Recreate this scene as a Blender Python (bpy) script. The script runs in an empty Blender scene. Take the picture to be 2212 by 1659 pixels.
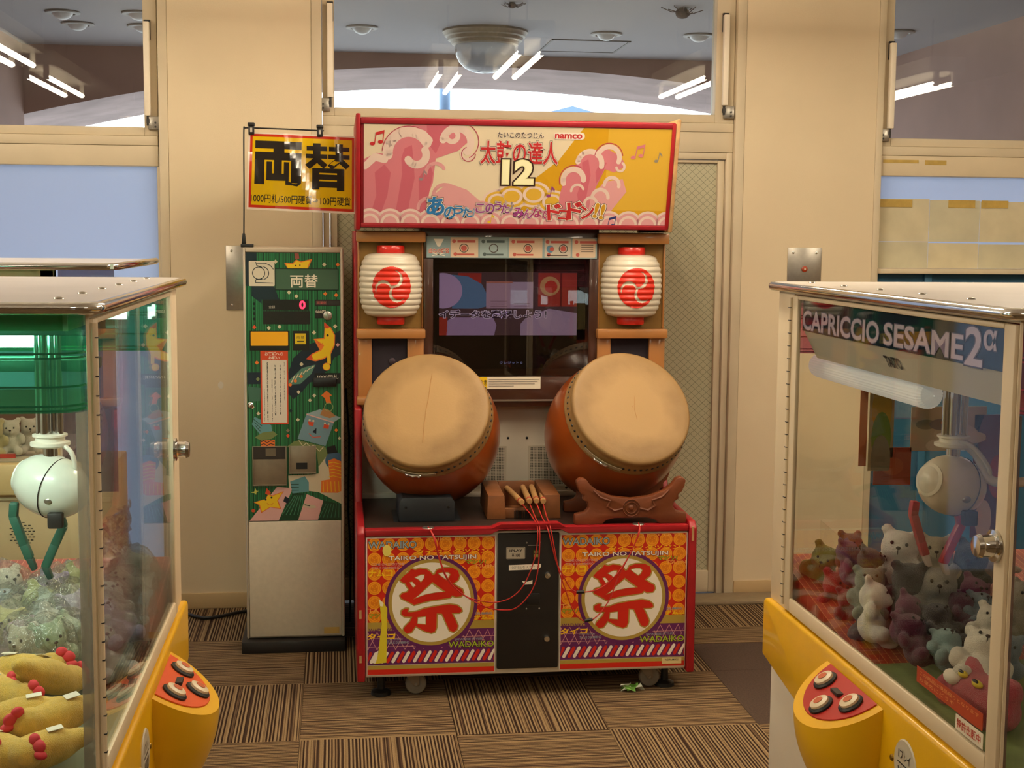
import bpy, bmesh, math, random
from mathutils import Vector, Matrix
random.seed(7)
SC = bpy.context.scene
COL = SC.collection
# ------------------------------------------------------------------ camera
CAM_LENS = 36.0 * 3000.0 / 2212.0
cam_d = bpy.data.cameras.new('camera'); cam_d.sensor_width = 36.0; cam_d.lens = CAM_LENS; cam_d.clip_start = .02
cam = bpy.data.objects.new('camera', cam_d); COL.objects.link(cam)
yaw, pitch, roll, cam_h = math.radians(7.1974), math.radians(6.0885), .0086, 1.605
Fv = Vector((math.sin(yaw) * math.cos(pitch), math.cos(yaw) * math.cos(pitch), -math.sin(pitch)))
R0 = Vector((math.cos(yaw), -math.sin(yaw), 0)); U0 = R0.cross(Fv)
Rv = R0 * math.cos(roll) + U0 * math.sin(roll); Uv = Rv.cross(Fv)
cam.matrix_world = Matrix(((Rv.x, Uv.x, -Fv.x, 0), (Rv.y, Uv.y, -Fv.y, 0), (Rv.z, Uv.z, -Fv.z, cam_h), (0, 0, 0, 1)))
SC.camera = cam
# ------------------------------------------------------------------ world, exposure
SKY_STRENGTH = 4.6
TUBE_STRENGTH = 61.0
w = bpy.data.worlds.new('overcast_sky'); SC.world = w; w.use_nodes = True
bg = w.node_tree.nodes['Background']; bg.inputs[0].default_value = (.80, .90, 1.0, 1); bg.inputs[1].default_value = SKY_STRENGTH
vs = SC.view_settings
vs.view_transform = 'Standard'; vs.look = 'None'; vs.gamma = 1.0; vs.exposure = 0.0; vs.use_curve_mapping = False
SC.cycles.transparent_max_bounces = 40
SC.cycles.max_bounces = 10
SC.cycles.glossy_bounces = 5
SC.cycles.sample_clamp_indirect = 6.0
# ------------------------------------------------------------------ materials
def lin(c):
    if isinstance(c, str):
        c = c.lstrip('#'); c = [int(c[i:i + 2], 16) for i in (0, 2, 4)]
    return tuple((x / 255 / 12.92 if x <= 10.3 else ((x / 255 + .055) / 1.055) ** 2.4) for x in c) + (1.0,)
MATS = {}
def mat(name, col, rough=.5, metal=0., noise=0., scale=25., bump=0., bscale=None, emit=0., coat=0., spec=.5, sheen=0., alpha=None):
    if name in MATS: return MATS[name]
    m = bpy.data.materials.new(name); m.use_nodes = True; MATS[name] = m
    nt = m.node_tree; b = nt.nodes['Principled BSDF']; c = lin(col)
    b.inputs['Base Color'].default_value = c; b.inputs['Roughness'].default_value = rough; b.inputs['Metallic'].default_value = metal
    b.inputs['Specular IOR Level'].default_value = spec; b.inputs['Coat Weight'].default_value = coat
    if sheen: b.inputs['Sheen Weight'].default_value = sheen
    if emit:
        b.inputs['Emission Color'].default_value = c; b.inputs['Emission Strength'].default_value = emit
    if noise or bump:
        tc = nt.nodes.new('ShaderNodeTexCoord'); nz = nt.nodes.new('ShaderNodeTexNoise')
        nz.inputs['Scale'].default_value = scale; nz.inputs['Detail'].default_value = 6; nt.links.new(tc.outputs['Object'], nz.inputs['Vector'])
        if noise:
            mx = nt.nodes.new('ShaderNodeMix'); mx.data_type = 'RGBA'
            mr = nt.nodes.new('ShaderNodeMapRange'); mr.inputs[1].default_value = .3; mr.inputs[2].default_value = .7
            nt.links.new(nz.outputs['Fac'], mr.inputs[0]); nt.links.new(mr.outputs[0], mx.inputs[0])
            mx.inputs[6].default_value = tuple(x * (1 - noise) for x in c[:3]) + (1,); mx.inputs[7].default_value = tuple(min(1, x * (1 + noise)) for x in c[:3]) + (1,)
            nt.links.new(mx.outputs[2], b.inputs['Base Color'])
        if bump:
            n2 = nz
            if bscale:
                n2 = nt.nodes.new('ShaderNodeTexNoise'); n2.inputs['Scale'].default_value = bscale; n2.inputs['Detail'].default_value = 4
                nt.links.new(tc.outputs['Object'], n2.inputs['Vector'])
            bp = nt.nodes.new('ShaderNodeBump'); bp.inputs['Strength'].default_value = bump; bp.inputs['Distance'].default_value = .01
            nt.links.new(n2.outputs['Fac'], bp.inputs['Height']); nt.links.new(bp.outputs[0], b.inputs['Normal'])
    return m
def glass(name, tint='#ffffff', f0=.04, power=5., rough=0., bump=0., bscale=20., haze=0., hazecol='#ffffff'):
    """thin clear sheet: see-through with a Schlick reflection, optional milky film"""
    if name in MATS: return MATS[name]
    m = bpy.data.materials.new(name); m.use_nodes = True; MATS[name] = m
    nt = m.node_tree; nt.nodes.remove(nt.nodes['Principled BSDF']); out = nt.nodes['Material Output']
    tr = nt.nodes.new('ShaderNodeBsdfTransparent'); tr.inputs[0].default_value = lin(tint)
    gl = nt.nodes.new('ShaderNodeBsdfGlossy'); gl.inputs['Roughness'].default_value = rough
    lw = nt.nodes.new('ShaderNodeLayerWeight'); lw.inputs[0].default_value = .5
    pw = nt.nodes.new('ShaderNodeMath'); pw.operation = 'POWER'; pw.inputs[1].default_value = power
    ml = nt.nodes.new('ShaderNodeMath'); ml.operation = 'MULTIPLY_ADD'; ml.inputs[1].default_value = 1 - f0; ml.inputs[2].default_value = f0
    nt.links.new(lw.outputs['Facing'], pw.inputs[0]); nt.links.new(pw.outputs[0], ml.inputs[0])
    mx = nt.nodes.new('ShaderNodeMixShader'); nt.links.new(ml.outputs[0], mx.inputs[0])
    base = tr.outputs[0]
    if haze:
        df = nt.nodes.new('ShaderNodeBsdfDiffuse'); df.inputs[0].default_value = lin(hazecol)
        tl = nt.nodes.new('ShaderNodeBsdfTranslucent'); tl.inputs[0].default_value = lin(hazecol)
        m1 = nt.nodes.new('ShaderNodeMixShader'); m1.inputs[0].default_value = .5; nt.links.new(df.outputs[0], m1.inputs[1]); nt.links.new(tl.outputs[0], m1.inputs[2])
        m2 = nt.nodes.new('ShaderNodeMixShader'); m2.inputs[0].default_value = haze; nt.links.new(base, m2.inputs[1]); nt.links.new(m1.outputs[0], m2.inputs[2]); base = m2.outputs[0]
    nt.links.new(base, mx.inputs[1]); nt.links.new(gl.outputs[0], mx.inputs[2]); nt.links.new(mx.outputs[0], out.inputs[0])
    if bump:
        tc = nt.nodes.new('ShaderNodeTexCoord'); nz = nt.nodes.new('ShaderNodeTexNoise'); nz.inputs['Scale'].default_value = bscale; nz.inputs['Detail'].default_value = 4
        nt.links.new(tc.outputs['Object'], nz.inputs['Vector']); bp = nt.nodes.new('ShaderNodeBump'); bp.inputs['Strength'].default_value = bump; bp.inputs['Distance'].default_value = .02
        nt.links.new(nz.outputs['Fac'], bp.inputs['Height']); nt.links.new(bp.outputs[0], gl.inputs['Normal']); nt.links.new(bp.outputs[0], lw.inputs['Normal'])
    return m
def pm(col, e=0., rough=.38):
    """plain printed ink"""
    return mat('ink_%s_%g_%g' % (str(col).lstrip('#'), e, rough), col, rough, emit=e)
# ------------------------------------------------------------------ mesh builder
class MB:
    def __init__(s): s.v, s.f, s.m = [], [], []
    def add(s, vs, fs, mi=0):
        n = len(s.v); s.v += [tuple(p) for p in vs]; s.f += [tuple(i + n for i in q) for q in fs]; s.m += [mi] * len(fs); return s
    def box(s, x0, x1, y0, y1, z0, z1, mi=0):
        return s.add([(x0, y0, z0), (x1, y0, z0), (x1, y1, z0), (x0, y1, z0), (x0, y0, z1), (x1, y0, z1), (x1, y1, z1), (x0, y1, z1)],
                     [(0, 3, 2, 1), (4, 5, 6, 7), (0, 1, 5, 4), (1, 2, 6, 5), (2, 3, 7, 6), (3, 0, 4, 7)], mi)
    def ngon(s, pts, mi=0): return s.add(pts, [tuple(range(len(pts)))], mi)
    def prism(s, pts, off, mi=0):
        off = Vector(off); a = [Vector(p) for p in pts]; b = [p + off for p in a]; n = len(a)
        return s.add(a + b, [tuple(range(n - 1, -1, -1)), tuple(range(n, 2 * n))] + [(i, (i + 1) % n, n + (i + 1) % n, n + i) for i in range(n)], mi)
    def frame(s, axis):
        a = Vector(axis).normalized(); t = Vector((0, 0, 1)) if abs(a.z) < .9 else Vector((1, 0, 0))
        u = t.cross(a).normalized(); return u, a.cross(u), a
    def lathe(s, o, axis, prof, n=24, mi=0, caps=True):
        u, v, a = s.frame(axis); o = Vector(o); vs = []; fs = []
        for r, t in prof:
            for k in range(n):
                g = 2 * math.pi * k / n; vs.append(o + a * t + u * (r * math.cos(g)) + v * (r * math.sin(g)))
        for i in range(len(prof) - 1):
            for k in range(n):
                k2 = (k + 1) % n; fs.append((i * n + k, i * n + k2, (i + 1) * n + k2, (i + 1) * n + k))
        if caps:
            fs.append(tuple(range(n - 1, -1, -1))); L = (len(prof) - 1) * n; fs.append(tuple(range(L, L + n)))
        return s.add(vs, fs, mi)
    def cyl(s, p0, p1, r0, r1=None, n=16, mi=0):
        d = Vector(p1) - Vector(p0); return s.lathe(p0, d, [(r0, 0), (r0 if r1 is None else r1, d.length)], n, mi)
    def tube(s, path, r, n=8, mi=0):
        path = [Vector(p) for p in path]; vs = []; fs = []
        pu = None
        for i, p in enumerate(path):
            d = (path[min(i + 1, len(path) - 1)] - path[max(i - 1, 0)]).normalized()
            if pu is None: u = s.frame(d)[0]
            else: u = (pu - d * pu.dot(d)).normalized()
            pu = u; v = d.cross(u); rr = r[i] if isinstance(r, (list, tuple)) else r
            vs += [p + u * (rr * math.cos(2 * math.pi * k / n)) + v * (rr * math.sin(2 * math.pi * k / n)) for k in range(n)]
        for i in range(len(path) - 1):
            for k in range(n):
                k2 = (k + 1) % n; fs.append((i * n + k, i * n + k2, (i + 1) * n + k2, (i + 1) * n + k))
        fs.append(tuple(range(n - 1, -1, -1))); L = (len(path) - 1) * n; fs.append(tuple(range(L, L + n)))
        return s.add(vs, fs, mi)
    def ell(s, c, r, rot=None, n=16, k=10, mi=0):
        if not isinstance(r, (tuple, list)): r = (r, r, r)
        c = Vector(c); vs = []; fs = []
        def P(x, y, z):
            q = Vector((x * r[0], y * r[1], z * r[2]))
            return c + (rot @ q if rot else q)
        vs.append(P(0, 0, -1))
        for i in range(1, k):
            t = -math.pi / 2 + math.pi * i / k
            for j in range(n):
                g = 2 * math.pi * j / n; vs.append(P(math.cos(t) * math.cos(g), math.cos(t) * math.sin(g), math.sin(t)))
        vs.append(P(0, 0, 1)); T = len(vs) - 1
        for j in range(n): fs.append((0, 1 + (j + 1) % n, 1 + j))
        for i in range(k - 2):
            for j in range(n):
                a = 1 + i * n + j; b = 1 + i * n + (j + 1) % n; fs.append((a, b, b + n, a + n))
        for j in range(n): fs.append((T, 1 + (k - 2) * n + j, 1 + (k - 2) * n + (j + 1) % n))
        return s.add(vs, fs, mi)
    def mesh(s, name, smooth=None, bevel=0., seg=2):
        me = bpy.data.meshes.new(name); me.from_pydata(s.v, [], s.f)
        me.polygons.foreach_set('material_index', s.m)
        bm = bmesh.new(); bm.from_mesh(me)
        bmesh.ops.recalc_face_normals(bm, faces=bm.faces)
        if bevel:
            ed = [e for e in bm.edges if len(e.link_faces) == 2 and e.calc_face_angle(0) > .5]
            bmesh.ops.bevel(bm, geom=ed, offset=bevel, segments=seg, affect='EDGES', profile=.5, clamp_overlap=True)
        bm.to_mesh(me); bm.free()
        if smooth is not None or bevel:
            me.polygons.foreach_set('use_smooth', [True] * len(me.polygons)); me.set_sharp_from_angle(angle=math.radians(smooth or 35))
        me.update(); return me
    def build(s, name, mats, parent=None, smooth=None, bevel=0., seg=2, **kw):
        return link(name, s.mesh(name, smooth, bevel, seg), mats, parent, **kw)
def link(name, me, mats=None, parent=None, label=None, cat=None, group=None, kind=None, local=False):
    o = bpy.data.objects.new(name, me); COL.objects.link(o)
    if mats is not None and me is not None and not len(me.materials):
        for q in (mats if isinstance(mats, (list, tuple)) else [mats]): me.materials.append(q)
    if parent is not None:
        o.parent = parent
        if not local: o.matrix_parent_inverse = wm(parent).inverted()
    tag(o, label, cat, group, kind); return o
def wm(o):
    m = o.matrix_basis
    return (wm(o.parent) @ o.matrix_parent_inverse @ m) if o.parent else m.copy()
def tag(o, label=None, cat=None, group=None, kind=None):
    if label: o['label'] = label
    if cat: o['category'] = cat
    if group: o['group'] = group
    if kind: o['kind'] = kind
    return o
def thing(name, loc, label=None, cat=None, group=None, kind=None, rz=0.):
    o = bpy.data.objects.new(name, None); COL.objects.link(o); o.location = loc; o.rotation_euler = (0, 0, rz); o.empty_display_size = .05
    return tag(o, label, cat, group, kind)
def B(name, mats, parent, *boxes, bevel=0., **kw):
    m = MB()
    for b in boxes: m.box(*b)
    return m.build(name, mats, parent, bevel=bevel, **kw)
# ------------------------------------------------------------------ flat print
GL = {}
def glyphs(txt, off, space=1., lsp=1.):
    k = (txt, off, space, lsp)
    if k not in GL:
        c = bpy.data.curves.new('t', 'FONT'); c.body = txt; c.size = 1; c.offset = off; c.resolution_u = 3; c.space_character = space; c.space_line = lsp; c.align_x = 'CENTER'
        o = bpy.data.objects.new('t', c); COL.objects.link(o)
        me = bpy.data.meshes.new_from_object(o.evaluated_get(bpy.context.evaluated_depsgraph_get()))
        GL[k] = ([(v.co.x, v.co.y) for v in me.vertices], [tuple(p.vertices) for p in me.polygons])
        bpy.data.objects.remove(o); bpy.data.curves.remove(c); bpy.data.meshes.remove(me)
    return GL[k]
class Art:
    """print drawn in its own 2D units (x right, y down) and laid on a rectangle of the scene"""
    def __init__(s, x0, y0, x1, y1, o, ux, uy, eps=.0004):
        s.b = (x0, y0, x1, y1); s.o, s.ux, s.uy = Vector(o), Vector(ux), Vector(uy); s.n = s.uy.cross(s.ux).normalized(); s.eps = eps
        s.mb = MB(); s.mats = []; s.idx = {}
    def P(s, x, y, l):
        x0, y0, x1, y1 = s.b
        return s.o + s.ux * ((x - x0) / (x1 - x0)) + s.uy * ((y - y0) / (y1 - y0)) + s.n * (s.eps * (l + 1))
    def mi(s, m):
        if m.name not in s.idx: s.idx[m.name] = len(s.mats); s.mats.append(m)
        return s.idx[m.name]
    def clampx(s, p): return (min(max(p[0], s.b[0]), s.b[2]), min(max(p[1], s.b[1]), s.b[3]))
    def poly(s, pts, m, l=0): s.mb.ngon([s.P(*s.clampx(p), l) for p in pts], s.mi(m)); return s
    def rect(s, x0, y0, x1, y1, m, l=0): return s.poly([(x0, y0), (x1, y0), (x1, y1), (x0, y1)], m, l)
    def rrect(s, x0, y0, x1, y1, r, m, l=0):
        pts = []
        for cx, cy, a in ((x1 - r, y0 + r, -90), (x1 - r, y1 - r, 0), (x0 + r, y1 - r, 90), (x0 + r, y0 + r, 180)):
            pts += [(cx + r * math.cos(math.radians(a + t)), cy + r * math.sin(math.radians(a + t))) for t in (0, 30, 60, 90)]
        return s.poly(pts, m, l)
    def circ(s, x, y, r, m, l=0, n=28, ry=None, a0=0, a1=360):
        pts = [(x + r * math.cos(math.radians(a0 + (a1 - a0) * i / n)), y + (ry or r) * math.sin(math.radians(a0 + (a1 - a0) * i / n))) for i in range(n + (a1 - a0 < 360))]
        return s.poly(pts, m, l)
    def stroke(s, pts, wd, m, l=0, closed=False, caps=True):
        pts = list(pts) + ([pts[0]] if closed else [])
        for a, b in zip(pts, pts[1:]):
            d = math.hypot(b[0] - a[0], b[1] - a[1])
            if d < 1e-6: continue
            nx, ny = -(b[1] - a[1]) / d * wd / 2, (b[0] - a[0]) / d * wd / 2
            s.poly([(a[0] + nx, a[1] + ny), (b[0] + nx, b[1] + ny), (b[0] - nx, b[1] - ny), (a[0] - nx, a[1] - ny)], m, l)
        if caps and wd > 3:
            for i, p in enumerate(pts): s.circ(p[0], p[1], wd / 2, m, l + .05 + .002 * i, n=10)
        return s
    def arc(s, x, y, r, wd, a0, a1, m, l=0, n=18):
        return s.stroke([(x + r * math.cos(math.radians(a0 + (a1 - a0) * i / n)), y + r * math.sin(math.radians(a0 + (a1 - a0) * i / n))) for i in range(n + 1)], wd, m, l)
    def ring(s, x, y, r, wd, m, l=0, n=40):
        for i in range(n):
            a, b = 2 * math.pi * i / n, 2 * math.pi * (i + 1) / n; q, p = r - wd / 2, r + wd / 2
            s.poly([(x + p * math.cos(a), y + p * math.sin(a)), (x + p * math.cos(b), y + p * math.sin(b)), (x + q * math.cos(b), y + q * math.sin(b)), (x + q * math.cos(a), y + q * math.sin(a))], m, l)
        return s
    def text(s, t, x0, y0, x1, y1, inks, l=2, rot=0., shear=0., space=1., lsp=1.):
        """inks: [(material, stroke offset)], drawn first to last; the glyph box is fitted to x0..x1, y0..y1"""
        v0, _ = glyphs(t, 0., space, lsp); xs = [p[0] for p in v0]; ys = [p[1] for p in v0]
        ax, bx, ay, by = min(xs), max(xs), min(ys), max(ys); cx, cy = (x0 + x1) / 2, (y0 + y1) / 2; c_, s_ = math.cos(math.radians(rot)), math.sin(math.radians(rot))
        for i, (m, off) in enumerate(inks):
            vs, fs = glyphs(t, off, space, lsp); out = []
            for x, y in vs:
                px = x0 + (x - ax) / (bx - ax) * (x1 - x0) - cx; py = y1 - (y - ay) / (by - ay) * (y1 - y0) - cy; px += -shear * py
                out.append(s.P(cx + px * c_ - py * s_, cy + px * s_ + py * c_, l + i * .6))
            s.mb.add(out, fs, s.mi(m))
        return s
    def build(s, name, parent, **kw):
        me = bpy.data.meshes.new(name); me.from_pydata(s.mb.v, [], s.mb.f); me.polygons.foreach_set('material_index', s.mb.m); me.update()
        return link(name, me, s.mats, parent, **kw)
# ------------------------------------------------------------------ common materials
M_wall = mat('wall_paint', '#e8d6b4', .75, noise=.03, scale=3, bump=.06, bscale=220)
M_frame = mat('cream_frame', '#d8c9ab', .5, noise=.03, scale=8)
M_ceil = mat('ceiling_white', '#e9e2d4', .8)
M_alu = mat('aluminium', '#b9b6ae', .32, .9)
M_chrome = mat('chrome', '#d8d8d8', .12, 1.)
M_steel = mat('brushed_steel', '#a9a49a', .3, .85, noise=.05, scale=60)
M_black = mat('black_plastic', '#141313', .42)
M_dark = mat('dark_metal', '#2a2827', .5)
M_white = mat('white_plastic', '#e9e2d2', .4, noise=.02, scale=6)
M_glass = glass('window_glass', '#f2f4f2', .045)
M_clear = glass('clear_acrylic', '#fbfcfa', .028, 6.5)
# ------------------------------------------------------------------ floor with carpet tiles
def carpet(name, axis):
    m = bpy.data.materials.new(name); m.use_nodes = True; nt = m.node_tree; b = nt.nodes['Principled BSDF']; b.inputs['Roughness'].default_value = .95; b.inputs['Specular IOR Level'].default_value = .1
    tc = nt.nodes.new('ShaderNodeTexCoord'); sp = nt.nodes.new('ShaderNodeSeparateXYZ'); nt.links.new(tc.outputs['Object'], sp.inputs[0])
    oi = nt.nodes.new('ShaderNodeObjectInfo')
    ad = nt.nodes.new('ShaderNodeMath'); ad.operation = 'MULTIPLY_ADD'; ad.inputs[1].default_value = 3.7; nt.links.new(oi.outputs['Random'], ad.inputs[0]); nt.links.new(sp.outputs[axis], ad.inputs[2])
    wb = nt.nodes.new('ShaderNodeTexNoise'); wb.inputs['Scale'].default_value = 9; nt.links.new(tc.outputs['Object'], wb.inputs['Vector'])
    a2 = nt.nodes.new('ShaderNodeMath'); a2.operation = 'MULTIPLY_ADD'; a2.inputs[1].default_value = .0022; nt.links.new(wb.outputs['Fac'], a2.inputs[0]); nt.links.new(ad.outputs[0], a2.inputs[2])
    n1 = nt.nodes.new('ShaderNodeTexNoise'); n1.noise_dimensions = '1D'; n1.inputs['Scale'].default_value = 120; n1.inputs['Detail'].default_value = 1.5; nt.links.new(a2.outputs[0], n1.inputs['W'])
    si = nt.nodes.new('ShaderNodeMath'); si.operation = 'MULTIPLY'; si.inputs[1].default_value = 2 * math.pi / .0108; nt.links.new(a2.outputs[0], si.inputs[0])
    sn = nt.nodes.new('ShaderNodeMath'); sn.operation = 'SINE'; nt.links.new(si.outputs[0], sn.inputs[0])
    s2 = nt.nodes.new('ShaderNodeMath'); s2.operation = 'MULTIPLY_ADD'; s2.inputs[1].default_value = .17; nt.links.new(sn.outputs[0], s2.inputs[0]); nt.links.new(n1.outputs['Fac'], s2.inputs[2])
    cr = nt.nodes.new('ShaderNodeValToRGB'); e = cr.color_ramp.elements; e[0].position = .36; e[0].color = lin('#33231a'); e[1].position = .66; e[1].color = lin('#98805e')
    q = cr.color_ramp.elements.new(.46); q.color = lin('#523d2e'); q = cr.color_ramp.elements.new(.53); q.color = lin('#826a4b')
    nt.links.new(s2.outputs[0], cr.inputs[0])
    fz = nt.nodes.new('ShaderNodeTexNoise'); fz.inputs['Scale'].default_value = 260; fz.inputs['Detail'].default_value = 3; nt.links.new(tc.outputs['Object'], fz.inputs['Vector'])
    mx = nt.nodes.new('ShaderNodeMix'); mx.data_type = 'RGBA'; mx.blend_type = 'MULTIPLY'; mx.inputs[0].default_value = .55; nt.links.new(cr.outputs[0], mx.inputs[6])
    g = nt.nodes.new('ShaderNodeMapRange'); g.inputs[1].default_value = .25; g.inputs[2].default_value = .7; g.inputs[3].default_value = .45; g.inputs[4].default_value = 1.15; nt.links.new(fz.outputs['Fac'], g.inputs[0]); nt.links.new(g.outputs[0], mx.inputs[7])
    nt.links.new(mx.outputs[2], b.inputs['Base Color'])
    bp = nt.nodes.new('ShaderNodeBump'); bp.inputs['Strength'].default_value = .5; bp.inputs['Distance'].default_value = .004; nt.links.new(s2.outputs[0], bp.inputs['Height']); nt.links.new(bp.outputs[0], b.inputs['Normal'])
    return m
M_carpx = carpet('striped_carpet_across', 'X'); M_carpy = carpet('striped_carpet_along', 'Y')
M_plain = mat('plain_brown_carpet', '#463428', .95, noise=.3, scale=160, bump=.4, bscale=300)
XW0, XW1, YW0, YW1, ZC = -4.2, 5.2, -4.6, 5.96, 2.90
ZT = 2.72
floor = B('floor', mat('screed', '#4a3a2e', .9), None, (XW0, XW1, YW0, 6.16, -.12, -.004), kind='structure')
TX, TY = .502, .567
def tile_mesh(sx, sy):
    m = MB().box(-sx / 2 + .0006, sx / 2 - .0006, -sy / 2 + .0006, sy / 2 - .0006, -.0035, 0.); return m
TM = {}
def put_tile(x0, x1, y0, y1, kindm):
    k = (round(x1 - x0, 3), round(y1 - y0, 3), kindm.name)
    if k not in TM:
        TM[k] = tile_mesh(x1 - x0, y1 - y0).mesh('carpet_tile', bevel=.0012, seg=1); TM[k].materials.append(kindm)
    o = link('carpet_tile', TM[k], None, floor); o.location = ((x0 + x1) / 2, (y0 + y1) / 2, 0)
for i in range(-5, 9):
    for j in range(-4, 4):
        x0 = -.1255 + i * TX; y0 = 4.331 + j * TY; y1 = min(y0 + TY, YW1 + .03)
        if y1 - y0 < .1 or y0 < 1.9: continue
        par = (i + j) % 2 == 0
        m_ = M_carpy if par else M_carpx          # stripes across Y run along X
        if i >= 3 and j in (0, 1): m_ = M_plain
        if i >= 3 and j == 1:
            put_tile(x0, x0 + TX, y0, 5.24, M_plain); put_tile(x0, x0 + TX, 5.24, y1, M_carpy); continue
        if i >= 3 and j > 1: m_ = M_carpx
        put_tile(x0, x0 + TX, y0, y1, m_)
B('floor', M_carpy, None, (XW0, XW1, YW0, 2.06, -.0039, -.0005), kind='structure')
# ------------------------------------------------------------------ room shell
B('ceiling', M_ceil, None, (XW0, XW1, YW0, 6.16, ZC, ZC + .1), kind='structure')
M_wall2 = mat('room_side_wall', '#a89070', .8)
B('wall_left', M_wall2, None, (XW0 - .1, XW0, YW0, 6.16, 0, ZC), kind='structure')
B('wall_right', M_wall2, None, (XW1, XW1 + .1, YW0, 6.16, 0, ZC), kind='structure')
wf = MB().box(XW0, XW1, YW0 - .1, YW0, 0, .86).box(XW0, XW1, YW0 - .1, YW0, 1.02, ZC)
SLOTS = ((1.86, 2.10), (2.20, 2.34), (2.50, 3.0))      # low strip windows, bright in the screen's reflection
xa = XW0
for q0, q1 in SLOTS: wf.box(xa, q0, YW0 - .1, YW0, .86, 1.02); xa = q1
wf.box(xa, XW1, YW0 - .1, YW0, .86, 1.02).build('wall_front', M_wall2, None, kind='structure')
for n_, (q0, q1) in enumerate(SLOTS): B('window_%d' % (n_ + 6), M_glass, None, (q0, q1, YW0 - .06, YW0 - .054, .86, 1.02), kind='structure')
# back wall: two plastered piers, bays between them
PX = [(-.690, -.104), (1.765, 2.36)]
wb = MB()
for a, b_ in PX: wb.box(a, b_, YW1, 6.16, 0, ZC)
wb.box(XW0, -3.0, YW1, 6.16, 0, ZC).box(4.6, XW1, YW1, 6.16, 0, ZC).box(-3.0, -.69, YW1, 6.16, ZT, ZC).box(-.104, 1.765, YW1, 6.16, ZT, ZC).box(2.36, 4.6, YW1, 6.16, ZT, ZC)
wall_back = wb.build('wall_back', M_wall, None, kind='structure')
for k, (a, b_) in enumerate(PX):
    B('baseboard_back', mat('baseboard_beige', '#c9ad80', .6), None, (a + .001, b_ - .001, YW1 - .009, YW1, .0, .068), bevel=.003, kind='structure')
MB().ell((-.4915, YW1, .965), (.012, .0012, .016), None, 12, 6).build('filler_patch', mat('filler_white', '#efe6d4', .8), wall_back, smooth=60)
# thin reveal trims at the edges of the piers
for n_, (a, b_) in enumerate(((-.729, -.691), (-.103, -.060), (1.722, 1.764), (2.361, 2.392))):
    B('trim_%d' % (n_ + 1), M_frame, None, (a, b_, YW1 - .004, 6.1, 0, ZT), bevel=.004, kind='structure')
B('trim_5', mat('grey_threshold', '#8d7c62', .6, noise=.1), None, (1.30, 2.36, 5.80, 5.951, .0, .016), bevel=.004, kind='structure')
# ---- transom windows
def transom(no, x0, x1, zb, arm_x, arm_z0, arm_z1, side, xo0, xo1, both=None):
    t = thing('window_%d' % no, ((x0 + x1) / 2, 6.0, zb), kind='structure')
    fr = MB(); fr.box(xo0, x0, 5.985, 6.06, zb - .035, ZT).box(x1, xo1, 5.985, 6.06, zb - .035, ZT).box(x0, x1, 5.985, 6.06, zb - .035, zb).box(x0, x1, 5.985, 6.06, ZT - .03, ZT)
    fr.build('sash_frame', M_frame, t, bevel=.003)
    B('pane', M_glass, t, (x0, x1, 6.028, 6.034, zb, ZT - .03))
    sl = MB().box(xo0, xo1, 5.975, 6.09, zb - .075, zb - .036); sl.build('sash_rail', M_frame, t, bevel=.003)
    for ax, s_ in ([(arm_x, side)] + ([both] if both else [])):
        arm = B('stay_arm', mat('stay_bar', '#fbf0da', .45), t, (ax - .012, ax + .012, 5.945, 5.972, arm_z0, arm_z1), bevel=.003)
        B('bracket', M_steel, t, (min(ax, ax + s_ * .045), max(ax, ax + s_ * .045), 5.962, 5.986, arm_z0 - .055, arm_z0 - .002), bevel=.002)
        h = MB().cyl((ax, 5.966, arm_z0 - .04), (ax, 5.966, arm_z0 + .01), .006, n=10).box(ax - .006, ax + .006, 5.96, 5.976, arm_z0 - .03, arm_z0 - .012)
        h.build('hinge_pin', M_dark, t, smooth=40)
        for q in (.02, .036):
            MB().cyl((ax + s_ * .03, 5.9615, arm_z0 - q - .008), (ax + s_ * .03, 5.957, arm_z0 - q - .008), .004, n=10).build('screw', M_dark, t, smooth=40)
        MB().box(ax - .012, ax + .014, 5.968, 5.985, arm_z1 - .07, arm_z1 + .01).build('top_pivot', M_dark, t, bevel=.002)
    return t
transom(1, -2.95, -.790, 2.04, -.772, 2.085, 2.465, 1, -3.0, -.735)
transom(2, -.008, 1.637, 2.137, -.025, 2.175, 2.56, -1, -.058, 1.72, both=(1.672, 1))
transom(3, 2.440, 4.55, 2.05, 2.425, 2.09, 2.46, -1, 2.394, 4.6)
# ---- left bay, lower: translucent sheeting lit by daylight
def film(name, col, tmix=.7):
    m = bpy.data.materials.new(name); m.use_nodes = True; nt = m.node_tree; b = nt.nodes['Principled BSDF']; nt.nodes.remove(b); out = nt.nodes['Material Output']
    d = nt.nodes.new('ShaderNodeBsdfDiffuse'); t = nt.nodes.new('ShaderNodeBsdfTranslucent'); d.inputs[0].default_value = lin(col); t.inputs[0].default_value = lin(col)
    mx = nt.nodes.new('ShaderNodeMixShader'); mx.inputs[0].default_value = tmix; nt.links.new(d.outputs[0], mx.inputs[1]); nt.links.new(t.outputs[0], mx.inputs[2])
    gl = nt.nodes.new('ShaderNodeBsdfGlossy'); gl.inputs['Roughness'].default_value = .15; m2 = nt.nodes.new('ShaderNodeMixShader'); m2.inputs[0].default_value = .03
    nt.links.new(mx.outputs[0], m2.inputs[1]); nt.links.new(gl.outputs[0], m2.inputs[2]); nt.links.new(m2.outputs[0], out.inputs[0]); return m
M_film = film('frosted_film', '#dde6f6', .86)
t = thing('window_4', (-1.85, 6.0, 0), kind='structure')
MB().box(-3.0, -.735, 5.978, 6.08, 1.88, 1.964).build('head_rail', M_frame, t, bevel=.003)
MB().box(-.742, -.7295, 5.985, 6.06, 0, 1.878).build('jamb', M_frame, t, bevel=.002)
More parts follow.
